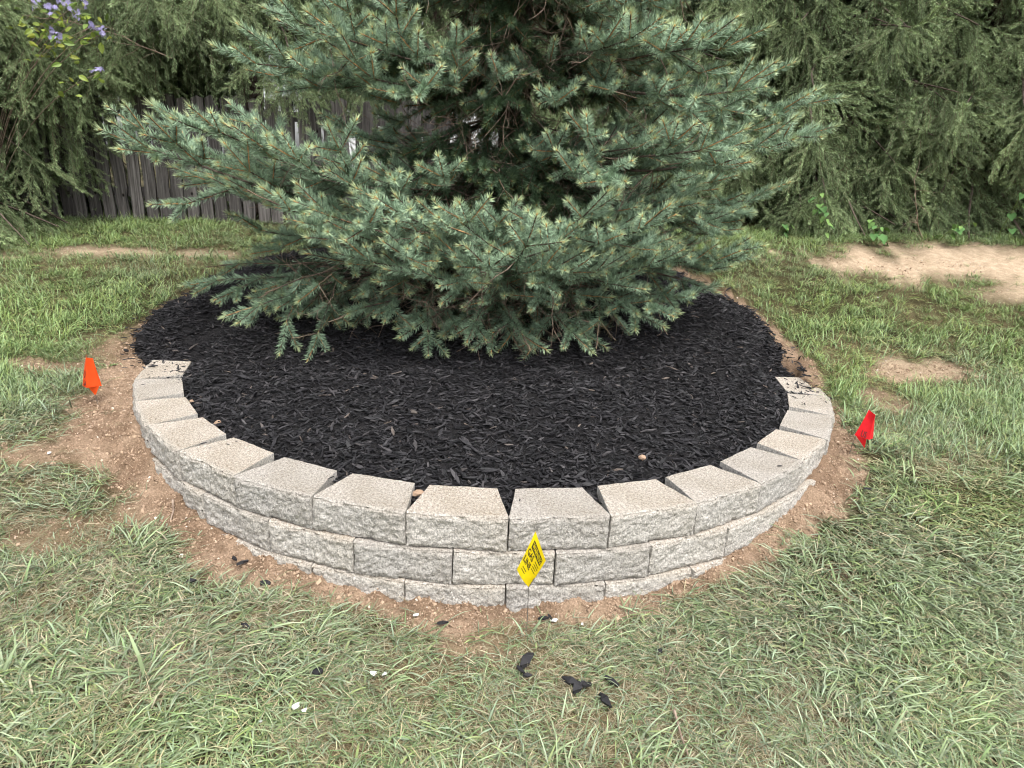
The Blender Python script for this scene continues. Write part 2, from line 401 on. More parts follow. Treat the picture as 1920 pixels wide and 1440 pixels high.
# lawn: one sheet to the horizon
gx = axis(-3.0, 2.9, .022, -300, 300); gy = axis(1.3, 4.6, .022, -60, 380)
X, Y = np.meshgrid(gx, gy); X = X.ravel(); Y = Y.ravel(); Z = ground_z(X, Y); B = bare(X, Y); r, a = polar(X, Y)
lump = (fbm(X * 16, Y * 16, 0, 3, 71) - .5) * .065 + (noise3(X * 40, Y * 40, 0, 73) - .5) * .012
Z = Z + lump * B + .008 * B * np.exp(-np.clip(r - RR, 0, 1) / .06) * (Y < 3.8)
Z = np.where(r < RR - .05, np.minimum(Z, ground_z(X, Y) - .01), Z)
Z = np.where((r < bed_radius(a) + .03) & (r < RR + .4), np.minimum(Z, bed_z(X, Y) - .05 + .05 * sstep(bed_radius(a) - .06, bed_radius(a) + .03, r)), Z)
soil = np.array([.33, .245, .18]); soil2 = np.array([.22, .155, .11]); sand = np.array([.50, .40, .30]); thatch = np.array([.060, .056, .028]); straw = np.array([.26, .21, .13])
kk = sstep(.35, .65, fbm(X * 6, Y * 6, 0, 3, 81))[:, None]
sc = soil * (1 - kk) + soil2 * kk
far = (sstep(3.9, 4.8, Y) * sstep(RR + .2, RR + .6, r))[:, None]; sc = sc * (1 - far) + sand * far
dr = dry(X, Y)[:, None] * .7; gcl = thatch * (1 - dr) + straw * dr
colr = gcl * (1 - B[:, None]) + sc * B[:, None]
G = Geo(); G.add(np.stack([X, Y, Z], 1), grid_faces(len(gx), len(gy)), colr)
link('lawn', G.mesh('lawn', [M_GROUND], True), kind='structure')

# mulch bed surface
rs = np.concatenate([np.linspace(0, 1.6, 56), np.linspace(1.62, 2.0, 26)]) / 2.0
na = 420; an = np.linspace(-180, 180, na, endpoint=False)
RRd = np.concatenate([rs, [1.0 + 1e-3]])
AA, SS = np.meshgrid(an, rs); BR = bed_radius(AA); Rg = SS * BR
bx = RCX + Rg * np.cos(np.radians(AA)); by = RCY + Rg * np.sin(np.radians(AA)); bz = bed_z(bx, by)
bz = bz - .006 + (fbm(bx * 25, by * 25, 0, 2, 91) - .5) * .03 * sstep(0, .1, BR - Rg)
edge_drop = SS > .9985
V = np.stack([bx.ravel(), by.ravel(), bz.ravel()], 1)
sk = np.stack([RCX + (BR[-1] + .01) * np.cos(np.radians(an)), RCY + (BR[-1] + .01) * np.sin(np.radians(an)), bz[-1] - .14], 1)
V = np.concatenate([V, sk]); nr = len(rs) + 1; f = []
ii, jj = np.meshgrid(np.arange(na), np.arange(nr - 1)); k2 = (ii + 1) % na
f = np.stack([(jj * na + ii).ravel(), (jj * na + k2).ravel(), ((jj + 1) * na + k2).ravel(), ((jj + 1) * na + ii).ravel()], 1)[:, ::-1]
G = Geo(); G.add(V, f); link('mulch_bed', G.mesh('mulch_bed', [M_BED], True), kind='structure')

# ------------------------------------------------------------------ retaining wall
FR, BK, DP, HT = .40, .285, .25, .15
def block_geo(seed, frontw=FR):
    G = Geo()
    def disp(P):
        x, y, z = P.T
        n = fbm(x * 22 + seed * 7, y * 22, z * 22, 3, seed) - .5
        n2 = noise3(x * 75 + seed * 3, y * 75, z * 75, seed + 5) - .5
        n4 = noise3(x * 150 + seed, y * 150, z * 150, seed + 6) - .5
        big = fbm(x * 6 + seed * 7, 0, z * 9, 2, seed + 9) - .5
        fr = sstep(.045, .0, y)                                     # 1 at the split face
        e = np.minimum(np.minimum(x + frontw / 2, frontw / 2 - x), np.minimum(z + HT, -z))  # distance to the face's edges
        ro = sstep(.020, 0, e)
        q = P.copy()
        q[:, 1] += fr * (n * .011 + n2 * .008 + n4 * .007 + big * .010 + ro * .006)
        edge = sstep(.012, 0, y)
        q[:, 2] += -edge * (sstep(-.02, 0, z) - sstep(-HT + .02, -HT, z) * .7) * (.003 + .007 * np.abs(n) * 2)
        q[:, 0] += -np.sign(x) * edge * sstep(frontw / 2 - .02, frontw / 2, np.abs(x)) * (.003 + .010 * np.abs(n))
        # slight chips everywhere else
        q += ((fbm(x * 30, y * 30 + seed, z * 30, 2, seed + 3) - .5) * .0035)[:, None]
        return q
    def face(o, du, dv, nu, nv):
        u, v = np.meshgrid(np.linspace(0, 1, nu + 1), np.linspace(0, 1, nv + 1))
        return (np.array(o) + u.ravel()[:, None] * np.array(du) + v.ravel()[:, None] * np.array(dv)), grid_faces(nu + 1, nv + 1)
    hw = frontw / 2; bw = BK / 2 * frontw / FR
    def topg(z, flip):
        u, v = np.meshgrid(np.linspace(-1, 1, 25), np.concatenate([np.linspace(0, .2, 8), np.linspace(.26, 1, 9)]))
        ww = hw + (bw - hw) * sstep(.0, 1, v) * .25 + (bw - hw) * .75 * v
        P = np.stack([(u * ww).ravel(), (v * DP).ravel(), np.full(u.size, z)], 1)
        ff = grid_faces(25, 17)
        return P, (ff if not flip else ff[:, ::-1])
    P, ff = face((-hw, 0, -HT), (2 * hw, 0, 0), (0, 0, HT), 64, 26)
    Q = disp(P); topw = sstep(-.022, -.004, P[:, 2]) * .55
    G.add(Q, ff, np.stack([topw, topw, topw], 1))
    P, ff = topg(0, False); Q = disp(P); tw = .55 + .45 * sstep(0, .03, P[:, 1]); G.add(Q, ff, np.stack([tw, tw, tw], 1))
    P, ff = topg(-HT, True); G.add(disp(P), ff, (0, 0, 0))
    for sx in (-1, 1):
        v, z = np.meshgrid(np.concatenate([np.linspace(0, .2, 8), np.linspace(.26, 1, 9)]), np.linspace(-HT, 0, 11))
        ww = hw + (bw - hw) * sstep(.0, 1, v) * .25 + (bw - hw) * .75 * v
        P = np.stack([(sx * ww).ravel(), (v * DP).ravel(), z.ravel()], 1); ff = grid_faces(17, 11)
        G.add(disp(P), ff if sx > 0 else ff[:, ::-1], (.05, .05, .05))
    P, ff = face((bw, DP, -HT), (-2 * bw, 0, 0), (0, 0, HT), 12, 6); G.add(disp(P), ff, (0, 0, 0))
    return G
BLK = [block_geo(s).mesh('block', [M_BLOCK], True) for s in range(11, 19)]
wall = thing('retaining_wall', 'curved three-course retaining wall of rough pale grey concrete blocks holding the black mulch', 'wall', (0, 0, 0))
WP = np.array([[-2.193, 3.709], [-2.001, 3.372], [-1.759, 3.062], [-1.494, 2.788], [-1.15, 2.582], [-0.782, 2.422], [-0.391, 2.332], [0.012, 2.323], [0.422, 2.38], [0.805, 2.515], [1.137, 2.755], [1.42, 3.038], [1.652, 3.311], [1.861, 3.689], [1.989, 4.031]])
dth = 2 * math.asin(.2 / RR); A0 = .077898
thk = -math.pi / 2 + A0 + (np.arange(15) - 7) * dth
CP = np.stack([RCX + RR * np.cos(thk), RCY + RR * np.sin(thk)], 1)
J0 = .5 * WP + .5 * CP
def ang(k): return -math.pi / 2 + A0 + (k - 7) * dth
def cpt(k, rad=RR): return np.array([RCX + rad * math.cos(ang(k)), RCY + rad * math.sin(ang(k))])
J0 = np.concatenate([[J0[0] + (cpt(-1) - cpt(0))], J0, [J0[-1] + (cpt(15) - cpt(14))]])
nb = 0
def put_blocks(J, ztop, jit=.004):
    global nb
    for i in range(len(J) - 1):
        p, q = np.array(J[i]), np.array(J[i + 1]); d = q - p; L_ = np.linalg.norm(d)
        o = link('block', BLK[(nb * 5 + i) % len(BLK)], wall); nb += 1
        c = (p + q) / 2; inw = np.array([-d[1], d[0]]) / L_
        c = c + inw * (.5 * jit + random.uniform(-jit, jit))
        o.location = (c[0], c[1], ztop + random.uniform(-.002, .001))
        o.rotation_euler = (random.uniform(-.006, .006), random.uniform(-.004, .004), math.atan2(d[1], d[0]) + random.uniform(-.012, .012))
        o.scale = ((L_ - .005) / FR * (1 if random.random() < .5 else -1) if False else (L_ - .002) / FR, 1, .985)
put_blocks(J0, 0)
J1 = [.53 * J0[i] + .47 * J0[i + 1] + (lambda v: v / np.linalg.norm(v) * (.012 + .010))(.5 * (J0[i] + J0[i + 1]) - np.array([RCX, RCY])) for i in range(1, 15)]
put_blocks(J1, -HT)
J2 = [J0[i] + (J0[i] - np.array([RCX, RCY])) / RR * .024 for i in range(3, 14)]
put_blocks(J2, -2 * HT)

# ------------------------------------------------------------------ mulch pieces
def chip_variant(rg, L, W, T, segs=3):
    t = np.linspace(-.5, .5, segs + 1); P = np.stack([t * L, rg.normal(0, L * .035, segs + 1), rg.normal(0, L * .02, segs + 1)], 1)
    wv = W * (.35 + .65 * np.sin(np.linspace(.25, math.pi - .25, segs + 1))) * rg.uniform(.6, 1.25, segs + 1); wv[0] *= .5; wv[-1] *= .5
    V = []
    for i in range(segs + 1):
        tw = rg.normal(0, .3)
        for sx, sz in ((-1, -1), (1, -1), (1, 1), (-1, 1)):
            x, z = sx * wv[i] / 2, sz * T / 2 * rg.uniform(.6, 1.2)
            V.append(P[i] + np.array([0, x * math.cos(tw) - z * math.sin(tw), x * math.sin(tw) + z * math.cos(tw)]))
    f = [(0, 3, 2, 1), (segs * 4, segs * 4 + 1, segs * 4 + 2, segs * 4 + 3)]
    for i in range(segs):
        for j in range(4): k = (j + 1) % 4; f.append((i * 4 + j, i * 4 + k, (i + 1) * 4 + k, (i + 1) * 4 + j))
    return np.array(V), np.array(f)
CH = Geo(); KCH = 12
for k in range(KCH):
    if k < 3: L_, W_, T_ = rng.uniform(.045, .075), rng.uniform(.012, .020), .005
    elif k < 8: L_, W_, T_ = rng.uniform(.022, .045), rng.uniform(.006, .012), .004
    else: L_, W_, T_ = rng.uniform(.02, .06), .0018, .0018
    v, f = chip_variant(rng, L_, W_, T_, 3); CH.add(v, f, (1, 1, 1), 0, k + 1)
N = 46000
aa = rng.uniform(-180, 180, N); rr_ = np.sqrt(rng.uniform(0, 1, N)) * (bed_radius(aa) - .0)
x = RCX + rr_ * np.cos(np.radians(aa)); y = RCY + rr_ * np.sin(np.radians(aa))
keep = (y < 5.4) | (rng.uniform(size=N) < .35); x, y = x[keep], y[keep]
z = bed_z(x, y) + (fbm(x * 25, y * 25, 0, 2, 91) - .5) * .03 + rng.uniform(-.001, .012, len(x))
# strays just over the rim
Ns = 700; ai_ = rng.uniform(-20, 200, 9000); ri_ = bed_radius(ai_) - rng.uniform(-.01, .30, 9000); xi_ = RCX + ri_ * np.cos(np.radians(ai_)); yi_ = RCY + ri_ * np.sin(np.radians(ai_)); x = np.concatenate([x, xi_]); y = np.concatenate([y, yi_]); z = np.concatenate([z, bed_z(xi_, yi_) + rng.uniform(.0, .018, 9000)])
as_ = rng.uniform(-14, 195, Ns); rs_ = bed_radius(as_) + rng.exponential(.05, Ns)
xs = RCX + rs_ * np.cos(np.radians(as_)); ys = RCY + rs_ * np.sin(np.radians(as_)); zs = ground_z(xs, ys) + .015
# a few scattered on the stones and on the left-hand soil
ab = np.concatenate([rng.uniform(-163, -155, 22), rng.uniform(-24, -12, 10), rng.uniform(-150, -30, 16)]); rb = RR - rng.uniform(.03, .24, len(ab))
xb = RCX + rb * np.cos(np.radians(ab)); yb = RCY + rb * np.sin(np.radians(ab)); zb = np.full(len(ab), .004)
x = np.concatenate([x, xs, xb]); y = np.concatenate([y, ys, yb]); z = np.concatenate([z, zs, zb]); n = len(x)
tilt = rng.normal(0, .28, (n, 2)); tilt[-len(ab):] *= .15
pts = dict(co=np.stack([x, y, z], 1), rot=np.stack([tilt[:, 0] * 1.5, tilt[:, 1], rng.uniform(0, 6.28, n)], 1),
           scl=np.tile(rng.uniform(.6, 1.35, n)[:, None], (1, 3)), idx=rng.choice(np.arange(1, KCH + 1), n, p=np.array([1, 1, 1] + [3] * 5 + [2.6] * 4) / (3 + 15 + 10.4)), tint=rng.uniform(0, 1, n))
pts['scl'][-len(ab):] *= .45
scatter('wood_mulch', CH, KCH, pts, [M_CHIP], kind='stuff', label='shredded black dyed wood mulch filling the ring under the spruce')

# ------------------------------------------------------------------ soil crumbs
CR = Geo(); KCR = 5
for k in range(KCR):
    v = rng.normal(size=(14, 3)); v = nrm(v) * rng.uniform(.7, 1.1, (14, 1)) * np.array([1, .85, .7])
    bm_v = v
    import bmesh
    bm = bmesh.new(); [bm.verts.new(p) for p in bm_v]; bmesh.ops.convex_hull(bm, input=bm.verts)
    bm.verts.ensure_lookup_table(); bm.verts.index_update()
    vv = np.array([p.co[:] for p in bm.verts]); ff = np.array([[q.index for q in fc.verts] for fc in bm.faces if len(fc.verts) == 3]); bm.free()
    CR.add(vv, ff, (1, 1, 1), 0, k + 1)
N = 420000
x = rng.uniform(-4.2, 4.2, N); y = rng.uniform(1.6, 6.4, N); bb = bare(x, y); r, a = polar(x, y)
keep = (rng.uniform(size=N) < bb ** 1.2 * np.where(y > 4.6, .12, 1)) & (r > RR + .0) & ((y < 3.6) | (r > bed_radius(a) + .03)) & (np.abs(x) < y * .8 + .6); x, y, bb = x[keep], y[keep], bb[keep]; n = len(x)
r, a = polar(x, y)
z = ground_z(x, y) + (fbm(x * 16, y * 16, 0, 3, 71) - .5) * .065 * bb + .008 * bb * np.exp(-np.clip(r - RR, 0, 1) / .06) * (y < 3.8)
s = np.clip(rng.lognormal(-5.55, .50, n), .0015, .018)
tt = np.clip(rng.normal(.5, .2, n) + .25 * (y > 4.6), 0, 1)
pts = dict(co=np.stack([x, y, z], 1), rot=rng.uniform(0, 6.28, (n, 3)), scl=np.tile(s[:, None], (1, 3)), idx=rng.integers(1, KCR + 1, n), tint=tt)
scatter('soil_crumbs', CR, KCR, pts, [M_CRUMB], kind='stuff', label='loose crumbs of orange brown soil around the wall foot')
print('crumbs', n)

# ------------------------------------------------------------------ grass
def blade(geo, rg, base, azi, L, W, lean0, bend, col0, col1, var, segs=3):
    th = lean0; p = np.array(base, float); d2 = np.array([math.cos(azi), math.sin(azi)]); side = np.array([-d2[1], d2[0], 0])
    V = []; cols = []; sl = L / segs; tw = rg.normal(0, .5)
    for i in range(segs + 1):
        u = i / segs; wv = W * (1 - u ** 2.2) * .5
        sd = side * math.cos(tw) + np.array([0, 0, 1]) * math.sin(tw) * .6
        cc = np.array(col0) * (1 - u) + np.array(col1) * u
        if i < segs:
            V += [p - sd * wv, p + sd * wv]; cols += [cc, cc]
        else: V.append(p.copy()); cols.append(cc)
        p = p + np.array([d2[0] * math.cos(th), d2[1] * math.cos(th), math.sin(th)]) * sl
        th -= bend / segs
        if p[2] < .004: p[2] = .004; th = max(th, 0)
    f4 = [(2 * i, 2 * i + 1, 2 * i + 3, 2 * i + 2) for i in range(segs - 1)]
    geo.add(V, f4, cols, 0, var); geo.f.append((np.array([[geo.n - 3, geo.n - 2, geo.n - 1]]), 0, var))
GREENS = [(.30, .37, .21), (.33, .40, .24), (.21, .29, .14), (.38, .44, .31), (.35, .41, .19), (.31, .39, .27)]
DRYS = [(.56, .48, .34), (.50, .41, .27), (.64, .56, .42), (.44, .38, .25)]
def tuft(geo, var, nb_, rad, Lr, Wr, lean, bend, dryf, spread):
    rg = np.random.default_rng(100 + var)
    for i in range(nb_):
        c = GREENS[rg.integers(len(GREENS))] if rg.random() > dryf else DRYS[rg.integers(len(DRYS))]
        c = np.array(c) * rg.uniform(.55, 1.25); isdry = c[0] > c[1]
        bp = (*(rg.normal(0, rad, 2)), rg.uniform(-.003, .012))
        blade(geo, rg, bp, rg.normal(0, spread), rg.uniform(*Lr) * (.75 if isdry else 1), rg.uniform(*Wr) * (.6 if isdry else 1), rg.uniform(*lean), rg.uniform(*bend), c * .50, c * 1.18, var, 2 if var in (4, 5, 9) else 3)  # blade base darkened, painting the shade between the blades
GR = Geo(); KG = 9
tuft(GR, 1, 32, .048, (.05, .11), (.0032, .0070), (.05, .7), (.3, 1.3), .32, 1.0)
tuft(GR, 2, 32, .048, (.04, .10), (.0028, .0062), (.05, .6), (.2, 1.1), .46, 1.5)
tuft(GR, 3, 28, .042, (.07, .13), (.0040, .0080), (.2, .9), (.6, 1.7), .12, 1.2)
tuft(GR, 4, 36, .052, (.04, .10), (.0022, .0046), (.0, .4), (.0, .6), .68, 1.8)
tuft(GR, 5, 36, .052, (.03, .09), (.0020, .0040), (.0, .3), (.0, .4), .98, 2.2)
tuft(GR, 6, 34, .042, (.04, .09), (.0028, .0055), (.6, 1.4), (.2, 1.0), .10, 2.2)
tuft(GR, 7, 34, .042, (.05, .11), (.0028, .0058), (.5, 1.3), (.4, 1.2), .16, 1.8)
tuft(GR, 8, 9, .018, (.08, .15), (.0050, .0090), (.4, 1.2), (.5, 1.4), .03, 1.4)
tuft(GR, 9, 26, .036, (.03, .07), (.0022, .0040), (.2, 1.0), (.2, 1.2), .40, 3.0)
def cand(n, x0, x1, y0, y1): return np.stack([rng.uniform(x0, x1, n), rng.uniform(y0, y1, n)], 1)
P = np.concatenate([cand(5200, -2.3, 2.4, .9, 2.6), cand(9000, -3.6, 3.6, 2.3, 4.2), cand(10500, -5.6, 5.6, 4.0, 7.1), cand(900, -8, 8, 6.9, 9)])
x, y = P.T; r, a = polar(x, y); bb = bare(x, y)
inside = (r < RR + .045) | ((r < bed_radius(a) + .03) & (y > 3.6))
keep = ~inside & (rng.uniform(size=len(x)) > np.clip(bb * 1.5 - .02, 0, np.where(y > 5.5, .90, .985))) & (np.abs(x) < y * .80 + .9); x, y, bb = x[keep], y[keep], bb[keep]; n = len(x)
dd = dry(x, y); u = rng.uniform(size=n); u2 = rng.uniform(size=n)
idx = np.where(y < 3.3, rng.choice([1, 2, 3, 4, 8], n, p=[.32, .29, .12, .24, .03]), rng.choice([6, 7, 3, 9, 2, 8], n, p=[.30, .30, .10, .12, .13, .05]))
idx = np.where(u < dd * .65 + .10, np.where(u2 < .55, 5, 4), idx)
idx = np.where((bb > .3) & (u2 < .7), np.where(u < .5, 5, 9), idx)
flow = (fbm(x * .8 + 3, y * .8, 0, 2, 51) - .5) * 9.0 + (fbm(x * 3, y * 3, 0, 2, 53) - .5) * 5 + .3
rz = flow + rng.normal(0, .45, n)
size = np.clip(rng.normal(1, .18, n), .6, 1.5) * (1 + .45 * (fbm(x * 2.2, y * 2.2, 0, 2, 55) - .5)) * np.where(y > 5.2, .85, 1)
size = size * (1 - .4 * (bb > .4))
green = np.clip(.12 + .75 * sstep(2.6, 4.2, y) + (fbm(x * 1.3, y * 1.3, 0, 3, 57) - .5) * 1.3 + rng.normal(0, .12, n) - .4 * dd, 0, 1)
pts = dict(co=np.stack([x, y, ground_z(x, y) + rng.uniform(-.004, .004, n)], 1), rot=np.stack([rng.normal(0, .08, n), rng.normal(0, .08, n), rz], 1),
           scl=np.stack([size, size, size * rng.uniform(.75, 1.15, n)], 1), idx=idx, tint=green)
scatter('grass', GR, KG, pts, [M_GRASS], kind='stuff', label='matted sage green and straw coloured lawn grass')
print('tufts', n)

# ------------------------------------------------------------------ spruces
def shoot(geo, var, seed, nn, nlen, r0, ang0, up_bias, ncol, tipcol, stemcol, bud=True, stemr=.0028, nw=.0016):
    """a needle-covered shoot along +Z, one unit long; needles keep their real size"""
    rg = np.random.default_rng(seed)
    P = np.stack([rg.normal(0, .002, 5) * 1.0, rg.normal(0, .002, 5), np.linspace(-.02, 1.0, 5)], 1); P[0, :2] = 0
    tube(geo, P, np.linspace(stemr * 1.2, stemr * .8, 5), 4, stemcol, 0, var)
    zz = np.sort(rg.uniform(0, 1.0, nn)); ph = rg.uniform(-math.pi, math.pi, nn)
    V = []; Fq = []; cols = []
    unit = .17                                    # metres one unit stands for
    for i in range(nn):
        tip = zz[i] > .93
        aa_ = (ang0 if not tip else ang0 * .6) + rg.normal(0, .16)
        l = nlen * rg.uniform(.75, 1.12) * (1 if zz[i] < .9 else .85)
        dirr = np.array([math.cos(ph[i]), math.sin(ph[i])])
        dirr = dirr + np.array([up_bias, 0]); dirr = dirr / np.linalg.norm(dirr)
        d3 = np.array([dirr[0] * math.sin(aa_), dirr[1] * math.sin(aa_), math.cos(aa_) / unit * 1.0])
        base = np.array([dirr[0] * r0 * .6, dirr[1] * r0 * .6, zz[i]])
        side = np.array([-dirr[1], dirr[0], 0]) * nw * .5
        q = rg.normal(0, .7); side = side * math.cos(q) + np.array([0, 0, nw * .5 / unit]) * math.sin(q)
        cur = np.array([up_bias * .12 * l, 0, .10 * l / unit])
        p1 = base + d3 * l * .5; p2 = base + d3 * l + cur
        k = len(V); V += [base - side * .7, base + side * .7, p1 + side, p1 - side, p2]
        c = np.array(ncol) * rg.uniform(.5, 1.4); c2 = np.array(tipcol) * rg.uniform(.8, 1.2)
        mixv = sstep(.78, 1.0, zz[i]); c = c * (1 - .55 * mixv) + c2 * .55 * mixv
        cols += [c * .8, c * .8, c, c, c * 1.15]
        Fq.append((k, k + 1, k + 2, k + 3)); Fq.append((k + 3, k + 2, k + 4, k + 4))
    V = np.array(V); Fq = np.array(Fq)
    quads = Fq[::2]; tris = Fq[1::2, :3]
    n0 = geo.n; geo.add(V, quads, np.array(cols), 0, var); geo.f.append((tris + n0, 0, var))
    if bud:
        tube(geo, [(0, 0, .97), (0, 0, 1.01), (0, 0, 1.05)], [.004, .005, .001], 5, (.55, .36, .16), 0, var)

BL = (.275, .375, .275); BLT = (.60, .64, .34); OR = (.50, .26, .12); BR_ = (.20, .15, .10)
def blue_variants(geo):
    for k in range(3): shoot(geo, k + 1, 200 + k, 250, .043, .002, 1.14, .35, BL, BLT, OR, True, .0034, .0035)
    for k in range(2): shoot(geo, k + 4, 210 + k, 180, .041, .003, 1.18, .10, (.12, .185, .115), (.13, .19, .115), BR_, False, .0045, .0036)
    shoot(geo, 6, 220, 60, .026, .003, 1.2, 0, (.20, .16, .09), (.22, .17, .1), (.22, .16, .12), False, .0035)
KB = 6
NO = (.185, .245, .13)
def norway_variants(geo):
    for k in range(3): shoot(geo, k + 1, 300 + k, 84, .021, .002, .85, .15, NO, (.16, .20, .085), (.17, .11, .06), False, .0022, .0022)
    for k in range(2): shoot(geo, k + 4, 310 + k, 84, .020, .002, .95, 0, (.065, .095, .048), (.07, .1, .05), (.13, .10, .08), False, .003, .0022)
KN = 5

class Bough:
    def __init__(s): s.a = []; s.b = []; s.age = []; s.ordr = []; s.wood = []
def unit(v): return v / (math.sqrt(v[0] * v[0] + v[1] * v[1] + v[2] * v[2]) + 1e-9)
UPV = np.array([0, 0, 1.0])
def grow(B, rg, p, d, years, inc, order, prm, bare_=False):
    pos = np.array(p, float); dr_ = unit(np.array(d, float)); path = [pos.copy()]
    for yv in range(years):
        age = years - 1 - yv
        seg = inc * rg.uniform(.85, 1.12)
        cur = prm['curve'] if order == 0 else prm['lcurve']
        dr_ = unit(dr_ + UPV * cur + rg.normal(0, prm['wob'], 3))
        if age == 0: dr_ = unit(dr_ + UPV * prm['tipup'] * rg.uniform(.2, 1.4))
        q = pos + dr_ * seg
        if age <= prm['keep'] and not bare_: B.a.append(pos.copy()); B.b.append(q.copy()); B.age.append(age); B.ordr.append(order)
        pos = q; path.append(pos.copy())
        if age >= 1 and order < prm['maxo']:
            side = unit(np.cross(dr_, UPV)); nrmv = np.cross(side, dr_)
            ly = min(age, prm['cap'][order])
            for sgn in (-1, 1):
                if rg.random() < prm['miss']: continue
                bb_ = bare_ or (order == 0 and age > prm.get('green', 99))
                if bb_ and rg.random() < .35: continue
                al = math.radians(rg.uniform(38, 62)); vert = prm['vert'](rg, order, age)
                ld = math.cos(al) * dr_ + sgn * math.sin(al) * side + nrmv * vert
                grow(B, rg, pos, ld, max(1, ly + rg.integers(-1, 1) if ly > 2 else ly), inc * prm['fall'], order + 1, prm, bb_)
            # a lateral between the whorls
            for rep in (0,):
                if rg.random() < prm['mid']:
                    sgn = rg.choice([-1, 1]); al = math.radians(rg.uniform(45, 70)); vert = prm['vert'](rg, order, age) + rg.normal(0, .25)
                    base = pos - dr_ * seg * rg.uniform(.25, .75)
                    ld = math.cos(al) * dr_ + sgn * math.sin(al) * side + nrmv * vert
                    grow(B, rg, base, ld, max(1, min(2, ly - 1)), inc * prm['fall'] * .75, order + 1, prm, bare_ or (order == 0 and age > prm.get('green', 99)))
    B.wood.append((np.array(path), order, years))

PRM_BLUE = dict(curve=.035, lcurve=.02, wob=.07, tipup=.42, keep=4, green=5, maxo=2, cap=(3, 1), miss=.10, mid=.30, fall=.80,
                vert=lambda rg, o, age: rg.uniform(-.35, .30) if o < 1 else rg.uniform(-.75, .55))
PRM_LOW = dict(PRM_BLUE, curve=-.01, lcurve=-.06, tipup=-.05, miss=.15, keep=4, green=4, vert=lambda rg, o, age: rg.uniform(-.8, .15))
PRM_NOR = dict(curve=.03, lcurve=-.20, wob=.08, tipup=0.12, keep=9, maxo=2, cap=(4, 3), miss=.05, mid=2, fall=.85,
               vert=lambda rg, o, age: rg.uniform(-1.1, -.05) if o < 1 else rg.uniform(-.8, .1))

def bough_points(B, rg, blue=True, deadf=0.0):
    A = np.array(B.a); Bb = np.array(B.b); age = np.array(B.age); D = Bb - A; L_ = np.linalg.norm(D, axis=1); n = len(A)
    rot = align_z(D, rg.normal(0, .5, n))
    idx = np.where(age <= 1, rg.integers(1, 4, n), rg.integers(4, 6, n))
    if blue: idx = np.where((age == 2) & (rg.uniform(size=n) < .5), rg.integers(1, 4, n), idx)
    if deadf > 0: idx = np.where(rg.uniform(size=n) < deadf, 6, idx)
    s = rg.uniform(.85, 1.1, n) * (1 if blue else 1)
    tint = np.clip(.88 - .21 * age + rg.normal(0, .12, n), 0, 1)  # older needles darker; the steep slope also paints dark gaps between shoots
    return dict(co=A, rot=rot, scl=np.stack([s, s, L_], 1), idx=idx, tint=tint)

def wood_tubes(G, B, r_of, mat=1, n=5):
    for path, order, years in B.wood:
        if order == 0 or years >= 1:
            rad = np.linspace(r_of(order, years), .003, len(path)); tube(G, path, rad, n if order == 0 else 4, (1, 1, 1), mat, 0)

VARG = Geo(); blue_variants(VARG)
def blue_bough(parent, tip, base_z, seed, trunk_xy, prm=PRM_BLUE, inc=.19, deadf=0.0, shade=.0, twigs=6):
    rg = np.random.default_rng(seed)
    base = np.array([trunk_xy[0], trunk_xy[1], base_z]); v = np.array(tip) - base; L_ = np.linalg.norm(v)
    years = max(4, int(round(L_ / inc)))
    d = unit(v)
    start = d - UPV * prm['curve'] * years * .5
    B = Bough(); grow(B, rg, base, start, years, inc, 0, prm)
    # swing the grown bough so that its tip falls where it should
    end = B.wood[-1][0][-1]; e = end - base
    s = L_ / np.linalg.norm(e)
    R_ = np.array(Vector(e).rotation_difference(Vector(v)).to_matrix())
    # keep the spray level: undo any roll the rotation brings (small angles only)
    f = lambda P: (np.asarray(P) - base) @ R_.T * s
    B.a = [f(p) for p in B.a]; B.b = [f(p) for p in B.b]; B.wood = [(f(p), o, y_) for p, o, y_ in B.wood]
    A = np.array(B.a) + base
    if len(A):
        gz = ground_z(A[:, 0], A[:, 1]) + .07
        lift = np.maximum(0, gz - A[:, 2]); B.a = [p + UPV * l for p, l in zip(B.a, lift)]
        A2 = np.array(B.b) + base; gz = ground_z(A2[:, 0], A2[:, 1]) + .06; B.b = [p + UPV * l for p, l in zip(B.b, np.maximum(0, gz - A2[:, 2]))]
    G = Geo(); wood_tubes(G, B, lambda o, y_: (.007 + .0012 * y_) if o == 0 else .003 + .0011 * y_, 1)
    # bare dead twigs on the shaded inner part
    main = B.wood[-1][0]
    for i in range(twigs):
        u = rg.uniform(.12, .62); p = main[min(len(main) - 1, int(u * len(main)))]
        dd_ = unit(rg.normal(0, 1, 3) + np.array([0, 0, -.35]) + unit(main[-1]) * .5); pp = [p]; L2 = rg.uniform(.15, .5)
        for j in range(5):
            dd_ = unit(dd_ + rg.normal(0, .28, 3)); pp.append(pp[-1] + dd_ * L2 / 5)
            if rg.random() < .6:
                e_ = unit(dd_ + rg.normal(0, .6, 3)); tube(G, [pp[-1], pp[-1] + e_ * L2 * .15, pp[-1] + unit(e_ + rg.normal(0, .4, 3)) * L2 * .3], [.0018, .0014, .0007], 3, (1, 1, 1), 2, 0)
        tube(G, pp, np.linspace(.0035, .0012, 6), 4, (1, 1, 1), 2, 0)
    br = link('branch', G.mesh('branch', [M_BARK, M_BARK, M_TWIG], True), parent); br.location = base - np.array(parent.location)
    bp = bough_points(B, rg, True, deadf); bp['tint'] = np.clip(bp['tint'] - shade, 0, 1)  # shade lowers the tint, painting the crown's inner darkness into the needles
    scatter('needles', VARG, KB, bp, [M_NEEDLE], br, kind='stuff')
    return len(B.a)

